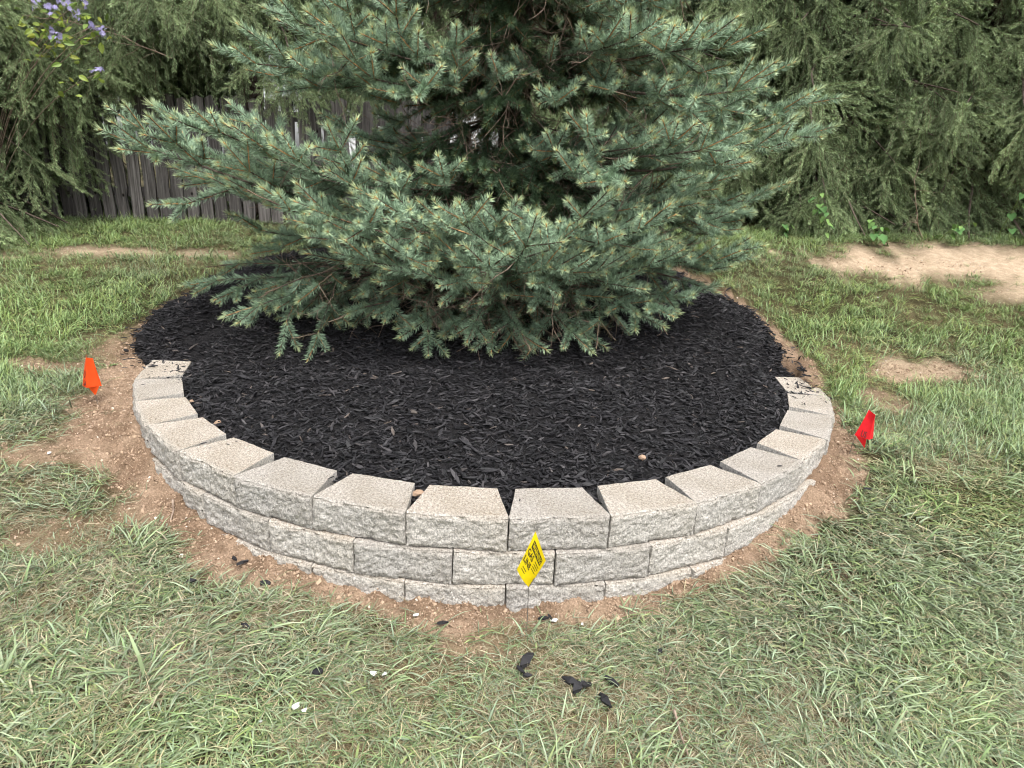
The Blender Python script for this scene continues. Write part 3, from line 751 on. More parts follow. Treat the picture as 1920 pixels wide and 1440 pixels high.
TX, TY = -0.10, 5.0
tz = float(ground_z(np.array([TX]), np.array([TY]))[0])
spruce = thing('blue_spruce', 'large blue spruce with silvery green boughs rising from the black mulch ring', 'tree', (TX, TY, tz))
G = Geo(); hz = np.linspace(-.1, 6.6, 14); tube(G, np.stack([.03 * np.sin(hz * 1.3), .03 * np.cos(hz), hz], 1), np.linspace(.13, .02, 14), 12)
link('trunk', G.mesh('trunk', [M_BARK], True), spruce)
BOUGHS = [  # tip, base height, kind
    # skirt
    ((.10, 3.88, .24), .50, 'L'), ((-.28, 3.95, .26), .55, 'L'), ((.48, 4.0, .22), .5, 'L'), ((-.70, 4.05, .24), .5, 'L'), ((-1.15, 4.1, .30), .55, 'L'),
    ((-1.80, 4.1, .30), .6, 'L'), ((-2.18, 4.4, .42), .6, 'L'), ((-2.15, 4.7, .50), .65, 'L'), ((.95, 4.25, .34), .6, 'L'), ((1.35, 4.6, .52), .65, 'L'), ((1.62, 4.7, .76), .75, 'B'), ((1.35, 4.5, .60), .7, 'B'), ((-1.55, 4.15, .45), .7, 'L'),
    ((-2.05, 4.9, .85), .8, 'B'), ((1.6, 4.55, .85), .85, 'B'), ((-1.3, 4.2, .70), .8, 'B'), ((.75, 4.0, .62), .8, 'B'),
    # front tier: rises outwards, so that the dark heart of the tree shows above it
    ((-1.50, 3.85, 1.08), .70, 'B'), ((-1.15, 3.62, 1.14), .62, 'B'), ((-.72, 3.48, 1.10), .62, 'B'), ((-.30, 3.42, 1.10), .52, 'B'), ((.08, 3.42, 1.06), .55, 'B'), ((.44, 3.62, 1.18), .62, 'B'),
    ((.80, 3.8, 1.12), .68, 'B'), ((-.95, 3.72, .86), .48, 'B'), ((-.15, 3.5, .86), .45, 'B'), ((.40, 3.68, .84), .48, 'B'), ((-.55, 3.66, .74), .42, 'B'), ((.95, 4.0, .86), .5, 'B'),
    # middle tier, to the sides
    ((-2.58, 4.5, 1.50), 1.15, 'B'), ((-2.5, 4.25, 1.36), 1.05, 'B'), ((-2.05, 4.0, 1.50), 1.15, 'B'), ((-1.62, 3.9, 1.42), 1.1, 'B'), ((-2.4, 4.85, 1.15), 1.1, 'B'), ((-1.9, 4.3, 1.12), 1.1, 'B'),
    ((1.88, 4.4, 1.75), 1.35, 'B'), ((1.80, 4.25, 1.58), 1.3, 'B'), ((1.45, 3.95, 1.60), 1.35, 'B'), ((1.15, 3.8, 1.52), 1.3, 'B'), ((.85, 4.0, 1.58), 1.35, 'B'), ((1.75, 4.7, 1.25), 1.15, 'B'), ((1.55, 4.4, 1.22), 1.1, 'B'),
    # upper tier
    ((-1.62, 4.2, 1.95), 1.75, 'B'), ((-1.45, 4.0, 2.12), 1.8, 'B'), ((-1.92, 4.55, 1.88), 1.7, 'B'), ((-1.0, 4.0, 1.80), 1.75, 'B'), ((-1.15, 3.9, 1.98), 1.8, 'B'),
    ((.66, 3.85, 2.02), 1.9, 'B'), ((1.05, 3.9, 2.05), 1.9, 'B'), ((1.28, 4.1, 2.05), 1.9, 'B'), ((1.30, 3.95, 1.86), 1.8, 'B'), ((1.62, 4.6, 1.95), 1.8, 'B'),
    # top tier at the frame's upper edge
    ((-1.5, 4.3, 2.55), 2.35, 'B'), ((-.95, 4.0, 2.5), 2.35, 'B'), ((-.35, 3.95, 2.45), 2.3, 'B'), ((.25, 3.9, 2.35), 2.25, 'B'), ((.8, 4.0, 2.4), 2.3, 'B'), ((1.35, 4.3, 2.5), 2.35, 'B'), ((-1.6, 4.7, 2.45), 2.3, 'B'), ((1.45, 4.7, 2.5), 2.35, 'B'),
]
cnt = 0
for i, (tip, bz_, kd) in enumerate(BOUGHS):
    cnt += blue_bough(spruce, tip, bz_, 500 + i, (TX, TY), PRM_LOW if kd == 'L' else PRM_BLUE, .245 if kd == 'L' else .268, .18 if kd == 'L' else .01, .16 if kd == 'L' else 0., twigs=30 if kd == 'L' else 9)  # skirt needles tinted darker, painting the shade under the front tier
# short boughs in the heart of the tree, its shade painted as dark needle tint
rg = np.random.default_rng(78)
PRM_IN = dict(PRM_BLUE, curve=-.03, lcurve=-.10, tipup=-.05, green=9, keep=6, cap=(3, 1), miss=.1, vert=lambda rg, o, age: rg.uniform(-.9, .1))
for i, zz_ in enumerate([1.05, 1.3, 1.55, 1.8, 2.05, 2.3]):
    for j in range(5):
        a_ = math.radians(185 + 170 * (j + rg.uniform(.1, .9)) / 5); R1 = rg.uniform(.6, 1.0)
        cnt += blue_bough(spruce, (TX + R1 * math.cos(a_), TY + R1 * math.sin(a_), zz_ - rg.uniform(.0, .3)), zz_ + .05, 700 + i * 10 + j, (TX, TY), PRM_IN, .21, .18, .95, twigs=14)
# the far side and the top
rg = np.random.default_rng(77)
for i, (zz_, R0, k0, a0_, a1_) in enumerate([(.65, 1.7, 5, 15, 165), (1.2, 2.1, 6, 10, 170), (1.8, 1.9, 5, 10, 170), (2.4, 1.7, 5, 0, 180), (3.0, 1.45, 8, 0, 340), (3.5, 1.25, 8, 20, 360), (4.0, 1.05, 7, 0, 320), (4.6, .8, 6, 0, 320), (5.2, .6, 6, 0, 320), (5.8, .4, 5, 0, 320)]):
    for j in range(k0):
        a_ = math.radians(a0_ + (a1_ - a0_) * (j + rg.uniform(.2, .8)) / k0); R1 = R0 * rg.uniform(.85, 1.1)
        cnt += blue_bough(spruce, (TX + R1 * math.cos(a_), TY + R1 * math.sin(a_), zz_ + rg.uniform(.0, .3) + tz * .3), zz_, 900 + i * 20 + j, (TX, TY), PRM_BLUE, .26, .0, twigs=5)
print('blue shoots', cnt)

# Norway spruces behind: two crowns grown, every further tree is a copy
def spray_variant(geo, var, seed, tone):
    """a hanging branchlet of needle-covered shoots, half a metre long, along +Z"""
    rg = np.random.default_rng(seed); V = []; Q = []; cols = []
    def sh(p, d, L_, dens=520, nl=.030):
        n = int(L_ * dens); tcol = np.array(NO) * tone * rg.uniform(.75, 1.3); d = unit(d); a_ = unit(np.cross(d, np.array([.3, .5, .8]))); b_ = np.cross(d, a_)
        base = len(V)
        for w_ in (a_, b_):
            k = len(V); V.extend([p - w_ * .002, p + w_ * .002, p + d * L_ + w_ * .001, p + d * L_ - w_ * .001]); cols.extend([(.12, .085, .06)] * 4); Q.append((k, k + 1, k + 2, k + 3))
        for i in range(n):
            u = rg.uniform(); ph = rg.uniform(0, 6.283); r_ = a_ * math.cos(ph) + b_ * math.sin(ph); q = unit(r_ + d * 1.15); c0 = p + d * L_ * u
            sd = unit(np.cross(q, rg.normal(size=3))) * .0016; tp = c0 + q * nl * rg.uniform(.8, 1.15); md_ = (c0 + tp) / 2
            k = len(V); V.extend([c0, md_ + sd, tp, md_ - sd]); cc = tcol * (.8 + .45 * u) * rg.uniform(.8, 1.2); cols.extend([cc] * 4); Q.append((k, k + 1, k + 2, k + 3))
    pos = np.zeros(3); d = np.array([0, 0, 1.0]); sidev = np.array([1.0, 0, 0])
    for j in range(4):
        d = unit(d + rg.normal(0, .10, 3)); L_ = .15; sh(pos, d, L_); pos = pos + d * L_
        for sg in (-1, 1):
            if j == 3 and rg.random() < .3: continue
            al = rg.uniform(.35, .65); e_ = unit(math.cos(al) * d + sg * math.sin(al) * sidev + np.array([0, rg.uniform(-.35, .2), 0])); l1 = .20 - .025 * j
            sh(pos, e_, l1)
            if j < 1: e2 = unit(e_ + d * .5 + rg.normal(0, .2, 3)); sh(pos + e_ * l1, e2, .13); 
            if rg.random() < .3: e3 = unit(e_ + np.array([0, rg.uniform(-.8, .3), .3])); sh(pos + e_ * l1 * .5, e3, .11)
    geo.add(V, Q, cols, 0, var)
KN = 6
def norway(seed, H, R0, z0, droop):
    rg = np.random.default_rng(seed); G = Geo(); co = []; di = []; age = []; mains = Geo()
    z_ = z0
    while z_ < H - .3:
        rad = R0 * (1 - z_ / H) ** .75 + .15; k0 = 9 if z_ < 3.4 else 6
        off = rg.uniform(0, 6.28)
        for j in range(k0):
            a_ = off + 6.283 * (j + rg.uniform(-.3, .3)) / k0; R1 = rad * rg.uniform(.72, 1.10); n = max(4, int(R1 / .125))
            d = np.array([math.cos(a_), math.sin(a_), rg.uniform(-.10, .15)]); p = np.array([0, 0, z_]); path = [p.copy()]
            for i in range(n):
                d = unit(d + np.array([0, 0, -droop * .07 + .12 * max(0, i / n - .6)]) + rg.normal(0, .04, 3)); p = p + d * R1 / n; path.append(p.copy())
                u = (i + 1) / n
                if u < .42: continue
                sd = unit(np.cross(d, UPV))
                for sg in (-1, 1):
                    if rg.random() < .25: continue
                    e_ = d * rg.uniform(.1, .8) + sd * sg * rg.uniform(.5, 1.0) + np.array([0, 0, rg.uniform(-2.0, -.25)]); co.append(p.copy()); di.append(unit(e_)); age.append(1 - u)
                if rg.random() < .45: co.append(p.copy()); di.append(unit(d * .5 + np.array([0, 0, -1.0]) + rg.normal(0, .2, 3))); age.append(1 - u)
            co.append(p.copy()); di.append(unit(d + np.array([0, 0, .15]))); age.append(0)
            tube(G, path, np.linspace(.022, .005, len(path)), 4, (1, 1, 1), 1, 0)
            # dead inner twigs
            for q in range(3):
                b_ = path[rg.integers(1, max(2, n // 2))]; e_ = unit(rg.normal(0, 1, 3) + np.array([math.cos(a_), math.sin(a_), -.6])); pp = [b_]
                for m_ in range(4): e_ = unit(e_ + rg.normal(0, .25, 3)); pp.append(pp[-1] + e_ * .13)
                tube(G, pp, [.004, .003, .0025, .002, .001], 3, (1, 1, 1), 2, 0)
        z_ += rg.uniform(.19, .27) if z_ < 3.4 else .42
    for k in range(KN): spray_variant(G, k + 1, 700 + k, (1.0, 1.15, .85, 1.3, .95, 1.1)[k])
    co = np.array(co); di = np.array(di); age = np.array(age); ok = co[:, 2] > .12; co, di, age = co[ok], di[ok], age[ok]; n = len(co)
    s_ = rg.uniform(.75, 1.3, n) * (.75 + .4 * np.minimum(1, age * 2.5))
    pts = dict(co=co, rot=align_z(di, rg.normal(0, .7, n)), scl=np.tile(s_[:, None], (1, 3)), idx=rg.integers(1, KN + 1, n), tint=np.clip(.75 - .5 * age + rg.normal(0, .18, n), 0, 1))  # outer sprays lighter: highlights on the bough tips painted into the tint
    print('norway', n)
    return G, pts
TRUNK = Geo(); hz = np.linspace(-.3, 7, 10); tube(TRUNK, np.stack([.04 * np.sin(hz), .04 * np.cos(hz), hz], 1), np.linspace(.17, .02, 10), 10)
TRM = TRUNK.mesh('trunk', [M_BARK], True)
protos = {}
NT = [(-5.95, 6.75, 1.0, 0.0, 'A', 'dark spruce at the left edge, its skirt reaching the grass beside the board fence'),
      (-3.0, 7.95, .95, 1.0, 'B', 'grey green spruce hanging over the top of the board fence, nearest the blue spruce'),
      (-4.7, 7.8, .92, 2.4, 'B', 'dark green spruce drooping over the left end of the board fence'),
      (-6.6, 9.9, 1.15, 2.0, 'B', 'dark spruce behind the one at the left edge, beside the lilac coloured flowers'),
      (-1.1, 9.2, 1.0, 3.0, 'B', 'shadowed spruce straight behind the big blue spruce'),
      (1.5, 9.3, 1.0, 4.0, 'A', 'drooping spruce half hidden by the right flank of the blue spruce'),
      (3.3, 8.75, 1.0, 5.2, 'A', 'olive green spruce just right of the blue spruce, above the heart-leaved weeds'),
      (5.2, 8.65, 1.02, 0.7, 'A', 'olive green spruce near the right edge, behind the sandy patch'),
      (7.2, 8.8, 1.05, 2.6, 'A', 'drooping spruce cut by the right edge of the picture'),
      (4.3, 10.6, 1.2, 1.6, 'B', 'spruce of the second row, filling the gap above the heart-leaved vine')]
for i, (px, py, s, rz_, pv, lab) in enumerate(NT):
    pz = float(ground_z(np.array([px]), np.array([py]))[0])
    t_ = thing('norway_spruce', lab, 'tree', (px, py, pz), 'spruces in the row behind the lawn'); t_.rotation_euler = (0, 0, rz_); t_.scale = (s, s, s)
    tk = link('trunk', TRM, t_)
    if pv not in protos:
        Gn, pn = norway(40 + i, 7.0, 2.2, .15, .6) if pv == 'A' else norway(40 + i, 7.4, 2.4, 2.05, .8)
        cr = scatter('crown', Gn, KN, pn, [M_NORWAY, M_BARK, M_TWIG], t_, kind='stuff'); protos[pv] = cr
    else:
        cr = protos[pv].copy(); C.objects.link(cr); cr.parent = t_

# ------------------------------------------------------------------ board fence
fence = thing('board_fence', 'weathered grey board fence in the shade below the left-hand spruces', 'fence', (-3.0, 7.05, .55))
def board_mesh(seed, knots):
    rg = np.random.default_rng(seed); G = Geo(); W_, H_, T_ = .118, 1.32, .018
    u, v = np.meshgrid(np.linspace(-.5, .5, 5), np.linspace(0, 1, 12))
    warp = rg.normal(0, .004, 12)[:, None]
    xx = u * W_ + warp; zz_ = v * H_
    bow = (1 - (2 * u) ** 2) * .003
    zz_ = np.where(v > .99, zz_ - np.abs(u) * .05, zz_)
    ffr = np.stack([xx.ravel(), (-T_ / 2 - bow).ravel(), zz_.ravel()], 1); bb_ = np.stack([xx.ravel(), np.full(xx.size, T_ / 2), zz_.ravel()], 1)
    cl = np.ones((60, 3)); gf = grid_faces(5, 12)
    G.add(ffr, gf, cl); G.add(bb_, gf[:, ::-1], cl)
    for (aidx, bidx) in ((0, 4),):
        for e_ in (aidx, bidx):
            rows = np.arange(12) * 5 + e_
            S = np.concatenate([ffr[rows], bb_[rows]]); q = np.array([[k, k + 1, 12 + k + 1, 12 + k] for k in range(11)])
            G.add(S, q if e_ else q[:, ::-1], (.6, .6, .6))
    S = np.concatenate([ffr[55:60], bb_[55:60]]); G.add(S, [[k, k + 1, 5 + k + 1, 5 + k] for k in range(4)], (1, 1, 1))
    for (kx, kz) in knots:
        a_ = np.linspace(0, 6.283, 10, endpoint=False)
        for rr2, dy, cc in ((.017, -.0045, (.75, .72, .7)), (.010, -.0065, (.12, .11, .11))):
            V = np.concatenate([[[kx, -T_ / 2 - .003 + dy, kz]], np.stack([kx + rr2 * np.cos(a_), np.full(10, -T_ / 2 + dy), kz + 1.35 * rr2 * np.sin(a_)], 1)])
            G.add(V, [[0, 1 + k, 1 + (k + 1) % 10] for k in range(10)], cc)
    return G.mesh('board', [M_BOARD], False)
BM = [board_mesh(1, []), board_mesh(2, [(.02, .38)]), board_mesh(3, [(.0, .62), (.005, .42)]), board_mesh(4, [(-.03, .12), (.02, 1.0)]), board_mesh(5, [])]
xb_ = -5.3; k = 0
while xb_ < -.7:
    o = link('board', BM[(k * 7 + (k // 3)) % 5] if k != 17 else BM[2], fence); back = k % 2
    o.location = (xb_ + 3.0, .012 * back + random.uniform(-.006, .006), random.uniform(-.02, .02) + .03 * (xb_ + 3) - .12); o.rotation_euler = (0, random.uniform(-.035, .015), random.uniform(-.04, .04))
    if k % 9 == 4: o['label'] = 'darker weathered board'
    xb_ += random.uniform(.130, .150); k += 1
for zr in (.22, 1.0):
    G = Geo()
    bx0, bx1, y0_, y1_, z0_, z1_ = -2.35, 2.35, .028, .060, zr, zr + .09
    V = [(x_, y_, z_) for x_ in (bx0, bx1) for y_ in (y0_, y1_) for z_ in (z0_, z1_)]
    G.add(V, [(0, 1, 3, 2), (4, 6, 7, 5), (0, 4, 5, 1), (2, 3, 7, 6), (0, 2, 6, 4), (1, 5, 7, 3)]); link('rail', G.mesh('rail', [M_BOARD]), fence)
for px_ in (-2.2, -.5, 1.8):
    G = Geo(); V = [(x_, y_, z_) for x_ in (-.045, .045) for y_ in (.062, .150) for z_ in (-.3, 1.2)]
    G.add(V, [(0, 1, 3, 2), (4, 6, 7, 5), (0, 4, 5, 1), (2, 3, 7, 6), (0, 2, 6, 4), (1, 5, 7, 3)]); o = link('post', G.mesh('post', [M_BOARD]), fence); o.location = (px_, 0, 0)

# ------------------------------------------------------------------ pale house far behind, glimpsed between the boughs
house = thing('house', 'pale sided house glimpsed through the gaps in the blue spruce', 'house', (1.0, 22, .72))
def box_geo(G, x0, x1, y0, y1, z0, z1, col=(1, 1, 1), mat=0):
    V = [(x_, y_, z_) for x_ in (x0, x1) for y_ in (y0, y1) for z_ in (z0, z1)]
    G.add(V, [(0, 1, 3, 2), (4, 6, 7, 5), (0, 4, 5, 1), (2, 3, 7, 6), (0, 2, 6, 4), (1, 5, 7, 3)], col, mat)
G = Geo(); box_geo(G, -7, 7, .03, 8, -.5, 4.8); link('wall', G.mesh('wall', [M_SIDING]), house)
G = Geo(); box_geo(G, -7, 7, 0, .028, 0, .148); sb_ = G.mesh('siding_board', [M_SIDING])
for i in range(32):
    o = link('siding_board', sb_, house); o.location = (0, 0, i * .15); o.rotation_euler = (-.06, 0, 0)
G = Geo(); V = [(-7.4, -.5, 4.75), (7.4, -.5, 4.75), (7.4, 8.5, 4.75), (-7.4, 8.5, 4.75), (-7.4, 4, 7.4), (7.4, 4, 7.4)]
G.add(V, [(0, 1, 5, 4), (2, 3, 4, 5), (0, 3, 2, 1)]); G.f.append((np.array([[0, 4, 3], [1, 2, 5]]) + 0, 0, 0)); link('roof', G.mesh('roof', [M_ROOF]), house)
for wx in (-4.2, 0, 4.2):
    G = Geo(); box_geo(G, wx - .6, wx + .6, -.05, .02, 1.2, 2.7); wf = link('window', G.mesh('window', [M_WHITE]), house)
    for px_ in (-.28, .28):
        G = Geo(); box_geo(G, wx + px_ - .25, wx + px_ + .25, -.06, -.045, 1.28, 2.62); link('pane', G.mesh('pane', [M_GLASS]), wf)

# ------------------------------------------------------------------ flowering shrub behind the fence, upper left
BB = np.array([-5.0, 6.5, float(ground_z(np.array([-5.0]), np.array([6.5]))[0])])
bush = thing('flowering_shrub', 'arching shrub canes with yellow green leaves and lilac flowers among the spruces, upper left', 'shrub', tuple(BB))
G = Geo(); rg = np.random.default_rng(5); TIPS = []; CANE = []
for (u, v, Yc) in [(133, 16, 5.55), (153, 32, 5.5), (182, 54, 5.45), (197, 60, 5.4), (114, 76, 5.5), (98, 58, 5.6), (104, 22, 5.6), (192, 134, 5.35), (70, 12, 5.7), (165, 8, 5.6)]:
    tp = at_px(u, v, Yc + .55) - BB; mid_ = tp * np.array([.35, .35, .80]); t_ = np.linspace(0, 1, 12)[:, None]
    P = 2 * t_ * (1 - t_) * mid_ + t_ ** 2 * tp; TIPS.append(tp); CANE.append(P); tube(G, P, np.linspace(.005, .002, 12), 5)
link('stems', G.mesh('stems', [M_TWIG], True), bush)
def leaf_geo(G, var, L_, W_, col):
    t_ = np.linspace(0, 1, 5); wv = W_ * np.sin(np.pi * t_ ** .8) * .5 + .0005
    V = []; 
    for i in range(5): V += [(-wv[i], t_[i] * L_, .08 * L_ * math.sin(3 * t_[i])), (0, t_[i] * L_, .08 * L_ * math.sin(3 * t_[i]) - .06 * L_), (wv[i], t_[i] * L_, .08 * L_ * math.sin(3 * t_[i]))]
    f = []
    for i in range(4):
        for j in (0, 1): f.append((i * 3 + j, i * 3 + j + 1, i * 3 + j + 4, i * 3 + j + 3))
    G.add(V, f, col, 0, var)
G = Geo(); leaf_geo(G, 1, .07, .035, (.26, .34, .07)); leaf_geo(G, 2, .06, .03, (.36, .40, .09)); leaf_geo(G, 3, .07, .032, (.16, .24, .06))
co = np.concatenate([P[rg.integers(9, 12, 12)] + rg.normal(0, .05, (12, 3)) for P in CANE]); n = len(co)
pts = dict(co=co, rot=rg.uniform(-1.5, 1.5, (n, 3)) + np.array([0, 0, 3]) * rg.uniform(-1, 1, (n, 1)), scl=np.tile(rg.uniform(.7, 1.3, (n, 1)), (1, 3)), idx=rg.integers(1, 4, n), tint=rg.uniform(0, 1, n))
scatter('leaves', G, 3, pts, [M_LEAFY], bush, kind='stuff')
G = Geo()
for k in range(8):
    a_ = k * .785; V = [(0, 0, 0), (.012 * math.cos(a_ - .3), .012 * math.sin(a_ - .3), .004), (.02 * math.cos(a_), .02 * math.sin(a_), .002), (.012 * math.cos(a_ + .3), .012 * math.sin(a_ + .3), .004)]
    G.add(V, [(0, 1, 2, 3)], (.42, .38, .72), 0, 1)
co = np.concatenate([tp + rg.normal(0, .022, (9, 3)) + np.array([0, -.05, .01]) for tp in TIPS]); n = len(co)
pts = dict(co=co, rot=rg.uniform(-1.2, 1.2, (n, 3)) + np.array([1.2, 0, 0]), scl=np.tile(rg.uniform(.7, 1.3, (n, 1)), (1, 3)), idx=np.ones(n, int), tint=rg.uniform(.3, 1, n))
scatter('flowers', G, 1, pts, [M_LEAFY], bush, kind='stuff')

# ------------------------------------------------------------------ heart-leaved weeds at the foot of the hedge
def heart_leaf(name, s, col):
    G = Geo(); pr = [(0, 0), (.30, -.14), (.52, .10), (.48, .42), (.27, .78), (0, 1.12)]
    V = []; 
    for (x_, y_) in pr: V += [(-x_ * s, y_ * s, .16 * s * x_), (0, (y_ + (.06 if y_ < 0 else 0)) * s, -.03 * s), (x_ * s, y_ * s, .16 * s * x_)]
    V = np.array(V); V[:, 2] -= (V[:, 1] / s) ** 2 * .12 * s
    f = []
    for i in range(5):
        for j in (0, 1): f.append((i * 3 + j, i * 3 + j + 1, i * 3 + j + 4, i * 3 + j + 3))
    G.add(V, f, col); return G.mesh(name, [M_PLAIN], True)
HL = [heart_leaf('leaf', .062, (.09, .19, .06)), heart_leaf('leaf', .055, (.13, .24, .07)), heart_leaf('leaf', .048, (.18, .30, .09))]
def weed(label, px, py, h, nl, seed, spread=.12):
    rg = np.random.default_rng(seed); pz = float(ground_z(np.array([px]), np.array([py]))[0])
    t_ = thing('heart_leaved_weed', label, 'weed', (px, py, pz), 'heart-leaved weeds at the foot of the spruce row')
    G = Geo(); P = [np.zeros(3)]; d = np.array([0, 0, 1.0])
    for j in range(8): d = unit(d + rg.normal(0, .22, 3) + np.array([0, -.06, .1])); P.append(P[-1] + d * h / 8)
    tube(G, P, np.linspace(.004, .002, 9), 5, (.16, .22, .07)); 
    for i in range(nl):
        p = P[1 + int((i + .5) / nl * 8)]; a_ = rg.uniform(-2.9, -.2) if rg.random() < .8 else rg.uniform(0, 3.1)
        q = p + np.array([math.cos(a_) * spread * rg.uniform(.3, 1), math.sin(a_) * spread * rg.uniform(.3, 1), rg.uniform(0, .05)])
        tube(G, [p, (p + q) / 2 + UPV * .015, q], [.002, .0015, .0012], 4, (.18, .26, .08))
        o = link('leaf', HL[rg.integers(3)], t_); o.location = q
        o.rotation_euler = (rg.uniform(-1.1, -.2), rg.uniform(-.4, .4), math.atan2(q[1] - p[1], q[0] - p[0]) - math.pi / 2 + rg.normal(0, .3)); sc_ = rg.uniform(.7, 1.25); o.scale = (sc_, sc_, sc_)
    link('stem', G.mesh('stem', [M_PLAIN], True), t_)
weed('tallest clump of heart-shaped leaves, left of the sandy patch at the hedge foot', 2.95, 6.85, .42, 17, 1)
weed('low bright green sprout between the two taller weed clumps', 3.45, 6.75, .20, 10, 2)
weed('yellow green sprouts in front of the hedge, in the long grass', 4.1, 6.85, .26, 12, 3)
weed('heart-leaved vine climbing high into the dark hollow of the hedge', 4.75, 6.95, .95, 16, 4, .16)
weed('small heart-leaved sprig low by the right end of the hedge', 5.35, 6.75, .22, 10, 5)
weed('low broad-leaved weed left of the tallest clump, under the spruce skirt', 2.55, 6.9, .16, 8, 6)

# pale dead boughs hanging in the hedge
def dead_bough(label, px, py, z0, L_, d, seed):
    rg = np.random.default_rng(seed); G = Geo(); P = [np.zeros(3)]; d = unit(np.array(d, float))
    for j in range(7):
        d = unit(d + rg.normal(0, .16, 3)); P.append(P[-1] + d * L_ / 7)
        for s_ in range(2):
            e_ = unit(d * .7 + rg.normal(0, .6, 3)); q = P[-1]; pp = [q]
            for m_ in range(3): e_ = unit(e_ + rg.normal(0, .25, 3)); pp.append(pp[-1] + e_ * L_ * .09)
            tube(G, pp, [.0025, .002, .0015, .0008], 4)
    tube(G, P, np.linspace(.006, .002, 8), 5)
    o = link('dead_branch', G.mesh('dead_branch', [M_TWIG], True)); o.location = (px, py, z0); o['label'] = label; o['category'] = 'dead branch'
dead_bough('bare brownish dead branch low in the hollow of the right-hand hedge', 4.0, 6.95, .75, .8, (-1, -.2, .35), 3)
dead_bough('pale bare twig reaching out above the heart-leaved vine', 5.4, 6.9, 1.25, .9, (-1, -.1, .05), 8)
dead_bough('thin pale dead branch crossing above the board fence', -3.1, 6.5, 2.0, .9, (-1, 0, .45), 5)

# ------------------------------------------------------------------ marker flags
def text_mesh(txt):
    cu = bpy.data.curves.new('lettering', 'FONT'); cu.body = txt; cu.size = 1; cu.offset = .02; cu.resolution_u = 2
    o = bpy.data.objects.new('lettering', cu); C.objects.link(o)
    dg = bpy.context.evaluated_depsgraph_get(); me = bpy.data.meshes.new_from_object(o.evaluated_get(dg))
    V = np.array([v.co[:] for v in me.vertices]); Fc = [tuple(p.vertices) for p in me.polygons]
    bpy.data.objects.remove(o); bpy.data.curves.remove(cu); bpy.data.meshes.remove(me)
    lo, hi = V.min(0), V.max(0); V[:, 0] = (V[:, 0] - lo[0]) / (hi[0] - lo[0]); V[:, 1] = (V[:, 1] - lo[1]) / (hi[1] - lo[1])
    return V[:, :2], Fc

def flag(name, label, corners, base, knee, mat, prints, curl=.0, fold=None, group='utility marking flags around the wall'):
    """corners: four points of the sheet, order (0,0) (1,0) (1,1) (0,1)"""
    c = [np.array(p, float) for p in corners]; org = np.array(base, float)
    root = thing(name, label, 'flag', tuple(base), group)
    nrmv = unit(np.cross(c[1] - c[0], c[3] - c[0]))
    if nrmv[1] > 0: nrmv = -nrmv
    def S(u, v, lift=0.0):
        u = np.asarray(u, float); v = np.asarray(v, float)
        p = ((1 - u) * (1 - v))[:, None] * c[0] + (u * (1 - v))[:, None] * c[1] + (u * v)[:, None] * c[2] + ((1 - u) * v)[:, None] * c[3]
        k = curl * np.sin(np.pi * u) + .004 * np.sin(5 * u + 3 * v)
        if fold is not None: k = k + fold[1] * np.maximum(0, 1 - np.abs(u - fold[0]) / .5)
        return p + nrmv * (k + lift)[:, None] - org
    uu, vv = np.meshgrid(np.linspace(0, 1, 17), np.linspace(0, 1, 13))
    G = Geo(); A_ = S(uu.ravel(), vv.ravel(), np.zeros(uu.size)); Bk = S(uu.ravel(), vv.ravel(), np.full(uu.size, -.0006))
    gf = grid_faces(17, 13); G.add(A_, gf); G.add(Bk, gf[:, ::-1])
    link('sheet', G.mesh('sheet', [mat], True), root)
    for pr in prints:
        G = Geo()
        if pr[0] == 'bar':
            _, u0, v0, u1, v1, pm = pr; nu = 8
            a_, b_ = np.meshgrid(np.linspace(u0, u1, nu), np.linspace(v0, v1, 3)); G.add(S(a_.ravel(), b_.ravel(), np.full(a_.size, .0009)), grid_faces(nu, 3)); nm = 'printed_bar'
        else:
            _, txt, u0, v0, u1, v1, pm = pr; V2, Fc = text_mesh(txt)
            P_ = S(u0 + V2[:, 0] * (u1 - u0), v0 + V2[:, 1] * (v1 - v0), np.full(len(V2), .0018))
            me = bpy.data.meshes.new('lettering'); me.from_pydata([tuple(p) for p in P_], [], Fc); me.materials.append(pm); link('lettering', me, root); continue
        link(nm, G.mesh(nm, [pm]), root)
    G = Geo(); tube(G, [np.array([0, 0, -.05]), (np.array(knee) - org) * .5, np.array(knee) - org, .35 * c[2] + .65 * np.array(knee) - org], .0014, 6)
    link('wire', G.mesh('wire', [M_WIRE], True), root)
    return root

# yellow: the sheet hangs tilted, its printed top edge runs down along the right-hand side
Yf = 2.17
ya, yb_, yc, yd = at_px(969, 1068, Yf), at_px(992, 1103, Yf + .01), at_px(1023, 1050, Yf - .01), at_px(1004, 996, Yf)
base_y = at_px(990, 1150, 2.20); gz_ = float(ground_z(np.array([base_y[0]]), np.array([base_y[1]]))[0])
prints = [('bar', .13, .70, .86, .885, M_INK), ('text', 'WARNING', .16, .725, .83, .86, M_YEL), ('text', 'GAS', .06, .51, .46, .67, M_INK), ('text', 'LINE', .04, .31, .50, .46, M_INK)]
for (u0, v0, u1) in [(.58, .61, .88), (.58, .54, .90), (.58, .47, .84), (.58, .40, .88), (.14, .21, .42), (.14, .14, .38)]:
    prints.append(('bar', u0, v0, u1, v0 + .018, M_INK))
# sheet axes: u runs from the upper corner down along the print, v across towards the printed top edge
flag('warning_flag', 'yellow diamond-hanging flag printed WARNING GAS LINE on a wire before the wall front',
     (ya, yb_, yc, yd), (base_y[0], base_y[1], gz_), at_px(991, 1102, Yf + .005), M_YEL, [(p[0], *p[1:]) for p in prints], curl=.010)

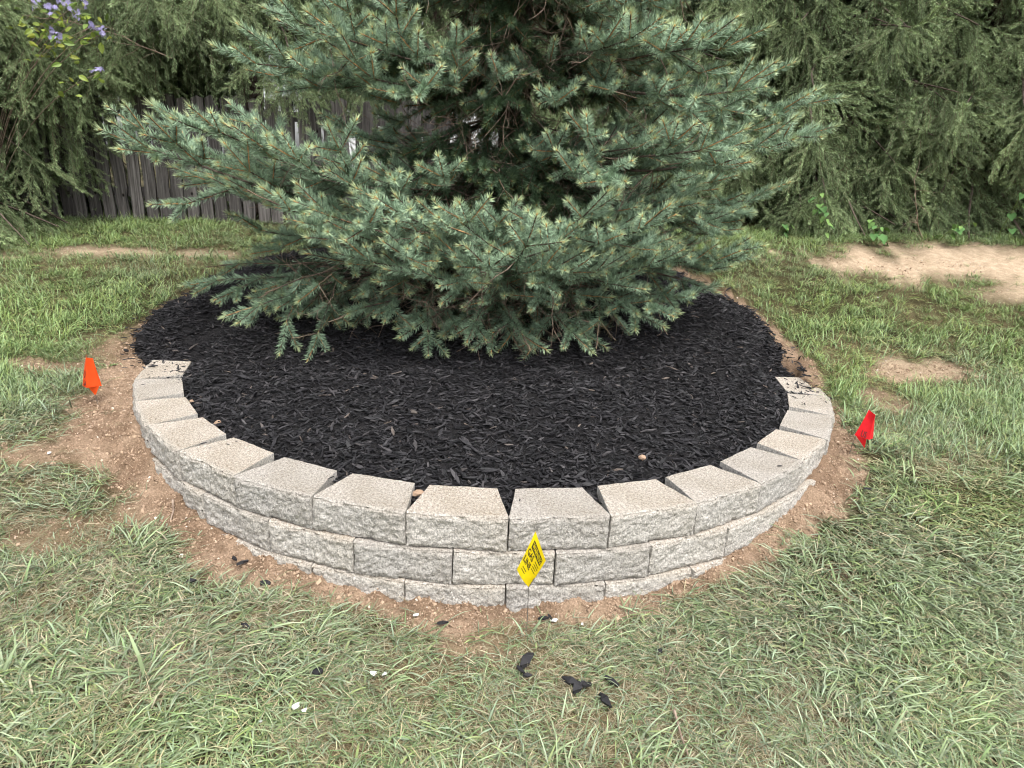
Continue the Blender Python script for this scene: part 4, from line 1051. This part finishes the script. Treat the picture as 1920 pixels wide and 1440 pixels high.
Yo = 3.42
base_o = at_px(186, 775, Yo + .02); gz_ = float(ground_z(np.array([base_o[0]]), np.array([base_o[1]]))[0])
flag('marker_flag', 'orange folded marker flag standing in the soil left of the wall',
     (at_px(156, 722, Yo), at_px(190, 724, Yo), at_px(175, 672, Yo), at_px(163, 664, Yo)), (base_o[0], base_o[1], gz_), at_px(179, 742, Yo), M_ORG,
     [('text', 'U', .10, .30, .30, .52, M_INK2), ('text', 'SA', .12, .04, .42, .22, M_INK2)], fold=(.42, .035))
G = Geo(); p3 = [at_px(161, 721, Yo - .01), at_px(186, 724, Yo - .005), at_px(179, 742, Yo)]
root = bpy.data.objects['marker_flag']; org = np.array(root.location)
G.add([p - org for p in p3], [(0, 1, 2)]); link('sheet_corner', G.mesh('sheet_corner', [M_ORG]), root)

Yr = 3.30
base_r = at_px(1588, 866, Yr + .04); gz_ = float(ground_z(np.array([base_r[0]]), np.array([base_r[1]]))[0])
rf = flag('marker_flag', 'bright red folded marker flag on a leaning wire right of the wall',
     (at_px(1602, 816, Yr), at_px(1636, 821, Yr), at_px(1638, 776, Yr), at_px(1629, 768, Yr)), (base_r[0], base_r[1], gz_), at_px(1605, 815, Yr + .01), M_RED,
     [('text', 'US', .22, .02, .46, .26, M_INK2)], fold=(.62, .04))
G = Geo(); p3 = [at_px(1604, 816, Yr - .012), at_px(1625, 822, Yr - .02), at_px(1621, 840, Yr)]; org = np.array(rf.location)
G.add([p - org for p in p3], [(0, 1, 2)]); link('sheet_corner', G.mesh('sheet_corner', [M_RED]), rf)

# ------------------------------------------------------------------ small things lying about
def stone_mesh(seed, sx, sy, sz, mat, n=24):
    rg = np.random.default_rng(seed); v = nrm(rg.normal(size=(n, 3))) * rg.uniform(.82, 1.05, (n, 1)) * np.array([sx, sy, sz])
    bm = bmesh.new(); [bm.verts.new(p) for p in v]; bmesh.ops.convex_hull(bm, input=bm.verts)
    bmesh.ops.delete(bm, geom=[q for q in bm.verts if not q.link_faces], context='VERTS')
    me = bpy.data.meshes.new('stone'); bm.to_mesh(me); bm.free(); me.materials.append(mat); return me
def ground_px(u, v, zf):
    D = FWD * F_PX + CX * (u - 960) - CY * (v - 720)
    ks = np.linspace(1, 9, 1600) / D[1]; P_ = np.array([0, 0, EYE]) + D[None] * ks[:, None]
    zz_ = zf(P_[:, 0], P_[:, 1]); i = int(np.argmax(P_[:, 2] < zz_)); return P_[i]
def bit(name, label, cat, u, v, zf, me, dz=.0, rz=0., group=None):
    p = ground_px(u, v, zf); o = link(name, me); o.location = (p[0], p[1], p[2] + dz); o.rotation_euler = (0, 0, rz); o['label'] = label; o['category'] = cat
    if group: o['group'] = group
    return o
bit('pebble', 'round black pebble nested in the grass at lower left of centre', 'pebble', 596, 1267, ground_z, stone_mesh(1, .020, .018, .014, M_BLACK), .018)
bit('pebble', 'flat dark pebble at the soil edge below the left front of the wall', 'pebble', 498, 1098, ground_z, stone_mesh(2, .028, .020, .012, M_BLACK), .012)
gs = 'tan stones lying in the mulch'
bit('stone', 'small tan stone alone in the mulch near the right inner rim', 'stone', 1204, 862, bed_z, stone_mesh(3, .022, .018, .014, M_STONE), .012, .4, gs)
bit('stone', 'small tan stone in the mulch behind the fourth block from the left end', 'stone', 408, 797, bed_z, stone_mesh(4, .024, .016, .014, M_STONE), .012, 1.2, gs)
bit('stone', 'tiny tan stone in the mulch behind the third block from the left end', 'stone', 360, 756, bed_z, stone_mesh(5, .016, .012, .010, M_STONE), .012, .2, gs)
bit('stone', 'brown stone wedged in the gap between two front blocks', 'stone', 783, 928, bed_z, stone_mesh(6, .030, .022, .020, M_STONE), .004, .2, gs)
bit('stone', 'grey dusty lump of mulch in the left middle of the bed', 'stone', 778, 776, bed_z, stone_mesh(7, .030, .022, .018, flat_mat('dusty_lump', (.10, .085, .075), .9)), .012, .2)
gw = 'white limestone flakes in the grass'
for (u, v, s_, lab) in [(557, 1333, .022, 'largest white flake in the grass at lower left'), (572, 1341, .012, 'small white flake touching the largest one'), (489, 1361, .011, 'white flake alone left of the largest flake'),
                        (700, 1270, .016, 'white flake in the grass below the left front of the wall'), (720, 1272, .011, 'smaller white flake just right of its neighbour'), (780, 1161, .014, 'white flake on the soil at the wall foot'),
                        (1037, 1170, .018, 'white flake on the soil right of the yellow flag wire'), (1092, 1178, .010, 'tiny white flake on the soil right of the yellow flag'), (93, 856, .014, 'white flake in the grass at the far left'), (1645, 562, .012, 'pale fleck alone in the right-hand lawn')]:
    bit('flake', lab, 'stone flake', u, v, ground_z, stone_mesh(int(u), s_, s_ * .8, s_ * .4, M_WHITE, 12), .02, u, gw)
def stick(label, pts_px, r0_, mat, cat='stick', name='stick', lift=.03):
    P_ = [ground_px(u, v, ground_z) + UPV * lift for (u, v) in pts_px]; G = Geo(); org = P_[0].copy()
    tube(G, [p - org for p in P_], np.linspace(r0_, r0_ * .5, len(P_)), 6); o = link(name, G.mesh(name, [mat], True)); o.location = org; o['label'] = label; o['category'] = cat
stick('thin brown stick lying in the grass at the bottom, right of centre', [(1262, 1345), (1270, 1375), (1277, 1400), (1288, 1430)], .005, M_TWIG)
stick('short reddish twig in the grass below the right front of the wall', [(1243, 1265), (1246, 1290), (1262, 1252)], .0025, M_TWIG)
stick('small upright brown twig against the left flank of the wall', [(325, 945), (326, 965), (320, 985)], .006, M_TWIG, lift=.02)
# spilled black mulch in the foreground grass
gm = 'spilled black mulch pieces'
rg = np.random.default_rng(9); 
CM = []
for k in range(4):
    v, f = chip_variant(rg, .055, .019, .009, 2); G = Geo(); G.add(v, f); CM.append(G.mesh('mulch_piece', [M_BLACK]))
SP = [(985, 1252, 1.3, 1.0, 'fat black mulch piece, the leftmost of the spill below the yellow flag'), (990, 1240, .8, .4, 'black mulch sliver lying over the fat leftmost piece'), (975, 1268, .8, 2.2, 'black mulch piece below the fat leftmost one'),
      (1068, 1290, 1.2, 2.6, 'black mulch piece in the middle of the foreground spill'), (1082, 1300, 1.2, 1.0, 'thick black mulch piece under grass blades in the foreground spill'), (1095, 1296, .9, .2, 'short black mulch piece right of the thick one'),
      (1145, 1290, 1.1, 2.3, 'black mulch piece at the right of the foreground spill'), (1132, 1325, 1.2, 2.0, 'thin black mulch stick at the lower right of the spill'), (988, 1278, .6, .1, 'tiny black mulch crumb under the leftmost pieces'),
      (1018, 1170, .8, .2, 'black mulch piece on the soil right of the flag wire'), (1030, 1168, .6, 2., 'second black mulch piece on the soil by the white flake'), (455, 1065, .9, .8, 'black mulch piece on the soil left of the flat pebble'),
      (440, 1058, .7, 2.4, 'black mulch crumb on the soil at the far end of the left strip'), (252, 655, .9, 1.0, 'black mulch piece on the soil above the left end of the wall'), (237, 665, 1.0, 2.5, 'black mulch piece left of the one above the wall end'),
      (460, 1185, .8, 2.6, 'black mulch sliver in the grass below the left soil strip'), (360, 1100, .7, .5, 'black mulch sliver hidden in grass below the left soil'), (1235, 1233, .8, .9, 'black mulch crumb in the grass right of the soil tip'), (1625, 925, .9, .2, 'black mulch crumb in the grass below the red flag'),
      (830, 1178, .8, .3, 'dark mulch crumb on the soil left of centre')]
for i, (u, v, s_, rz_, lab) in enumerate(SP):
    o = bit('mulch_piece', lab, 'mulch piece', u, v, ground_z, CM[i % 4], .028, rz_, gm); o.scale = (s_, s_ * 1.2, s_ * 1.3)
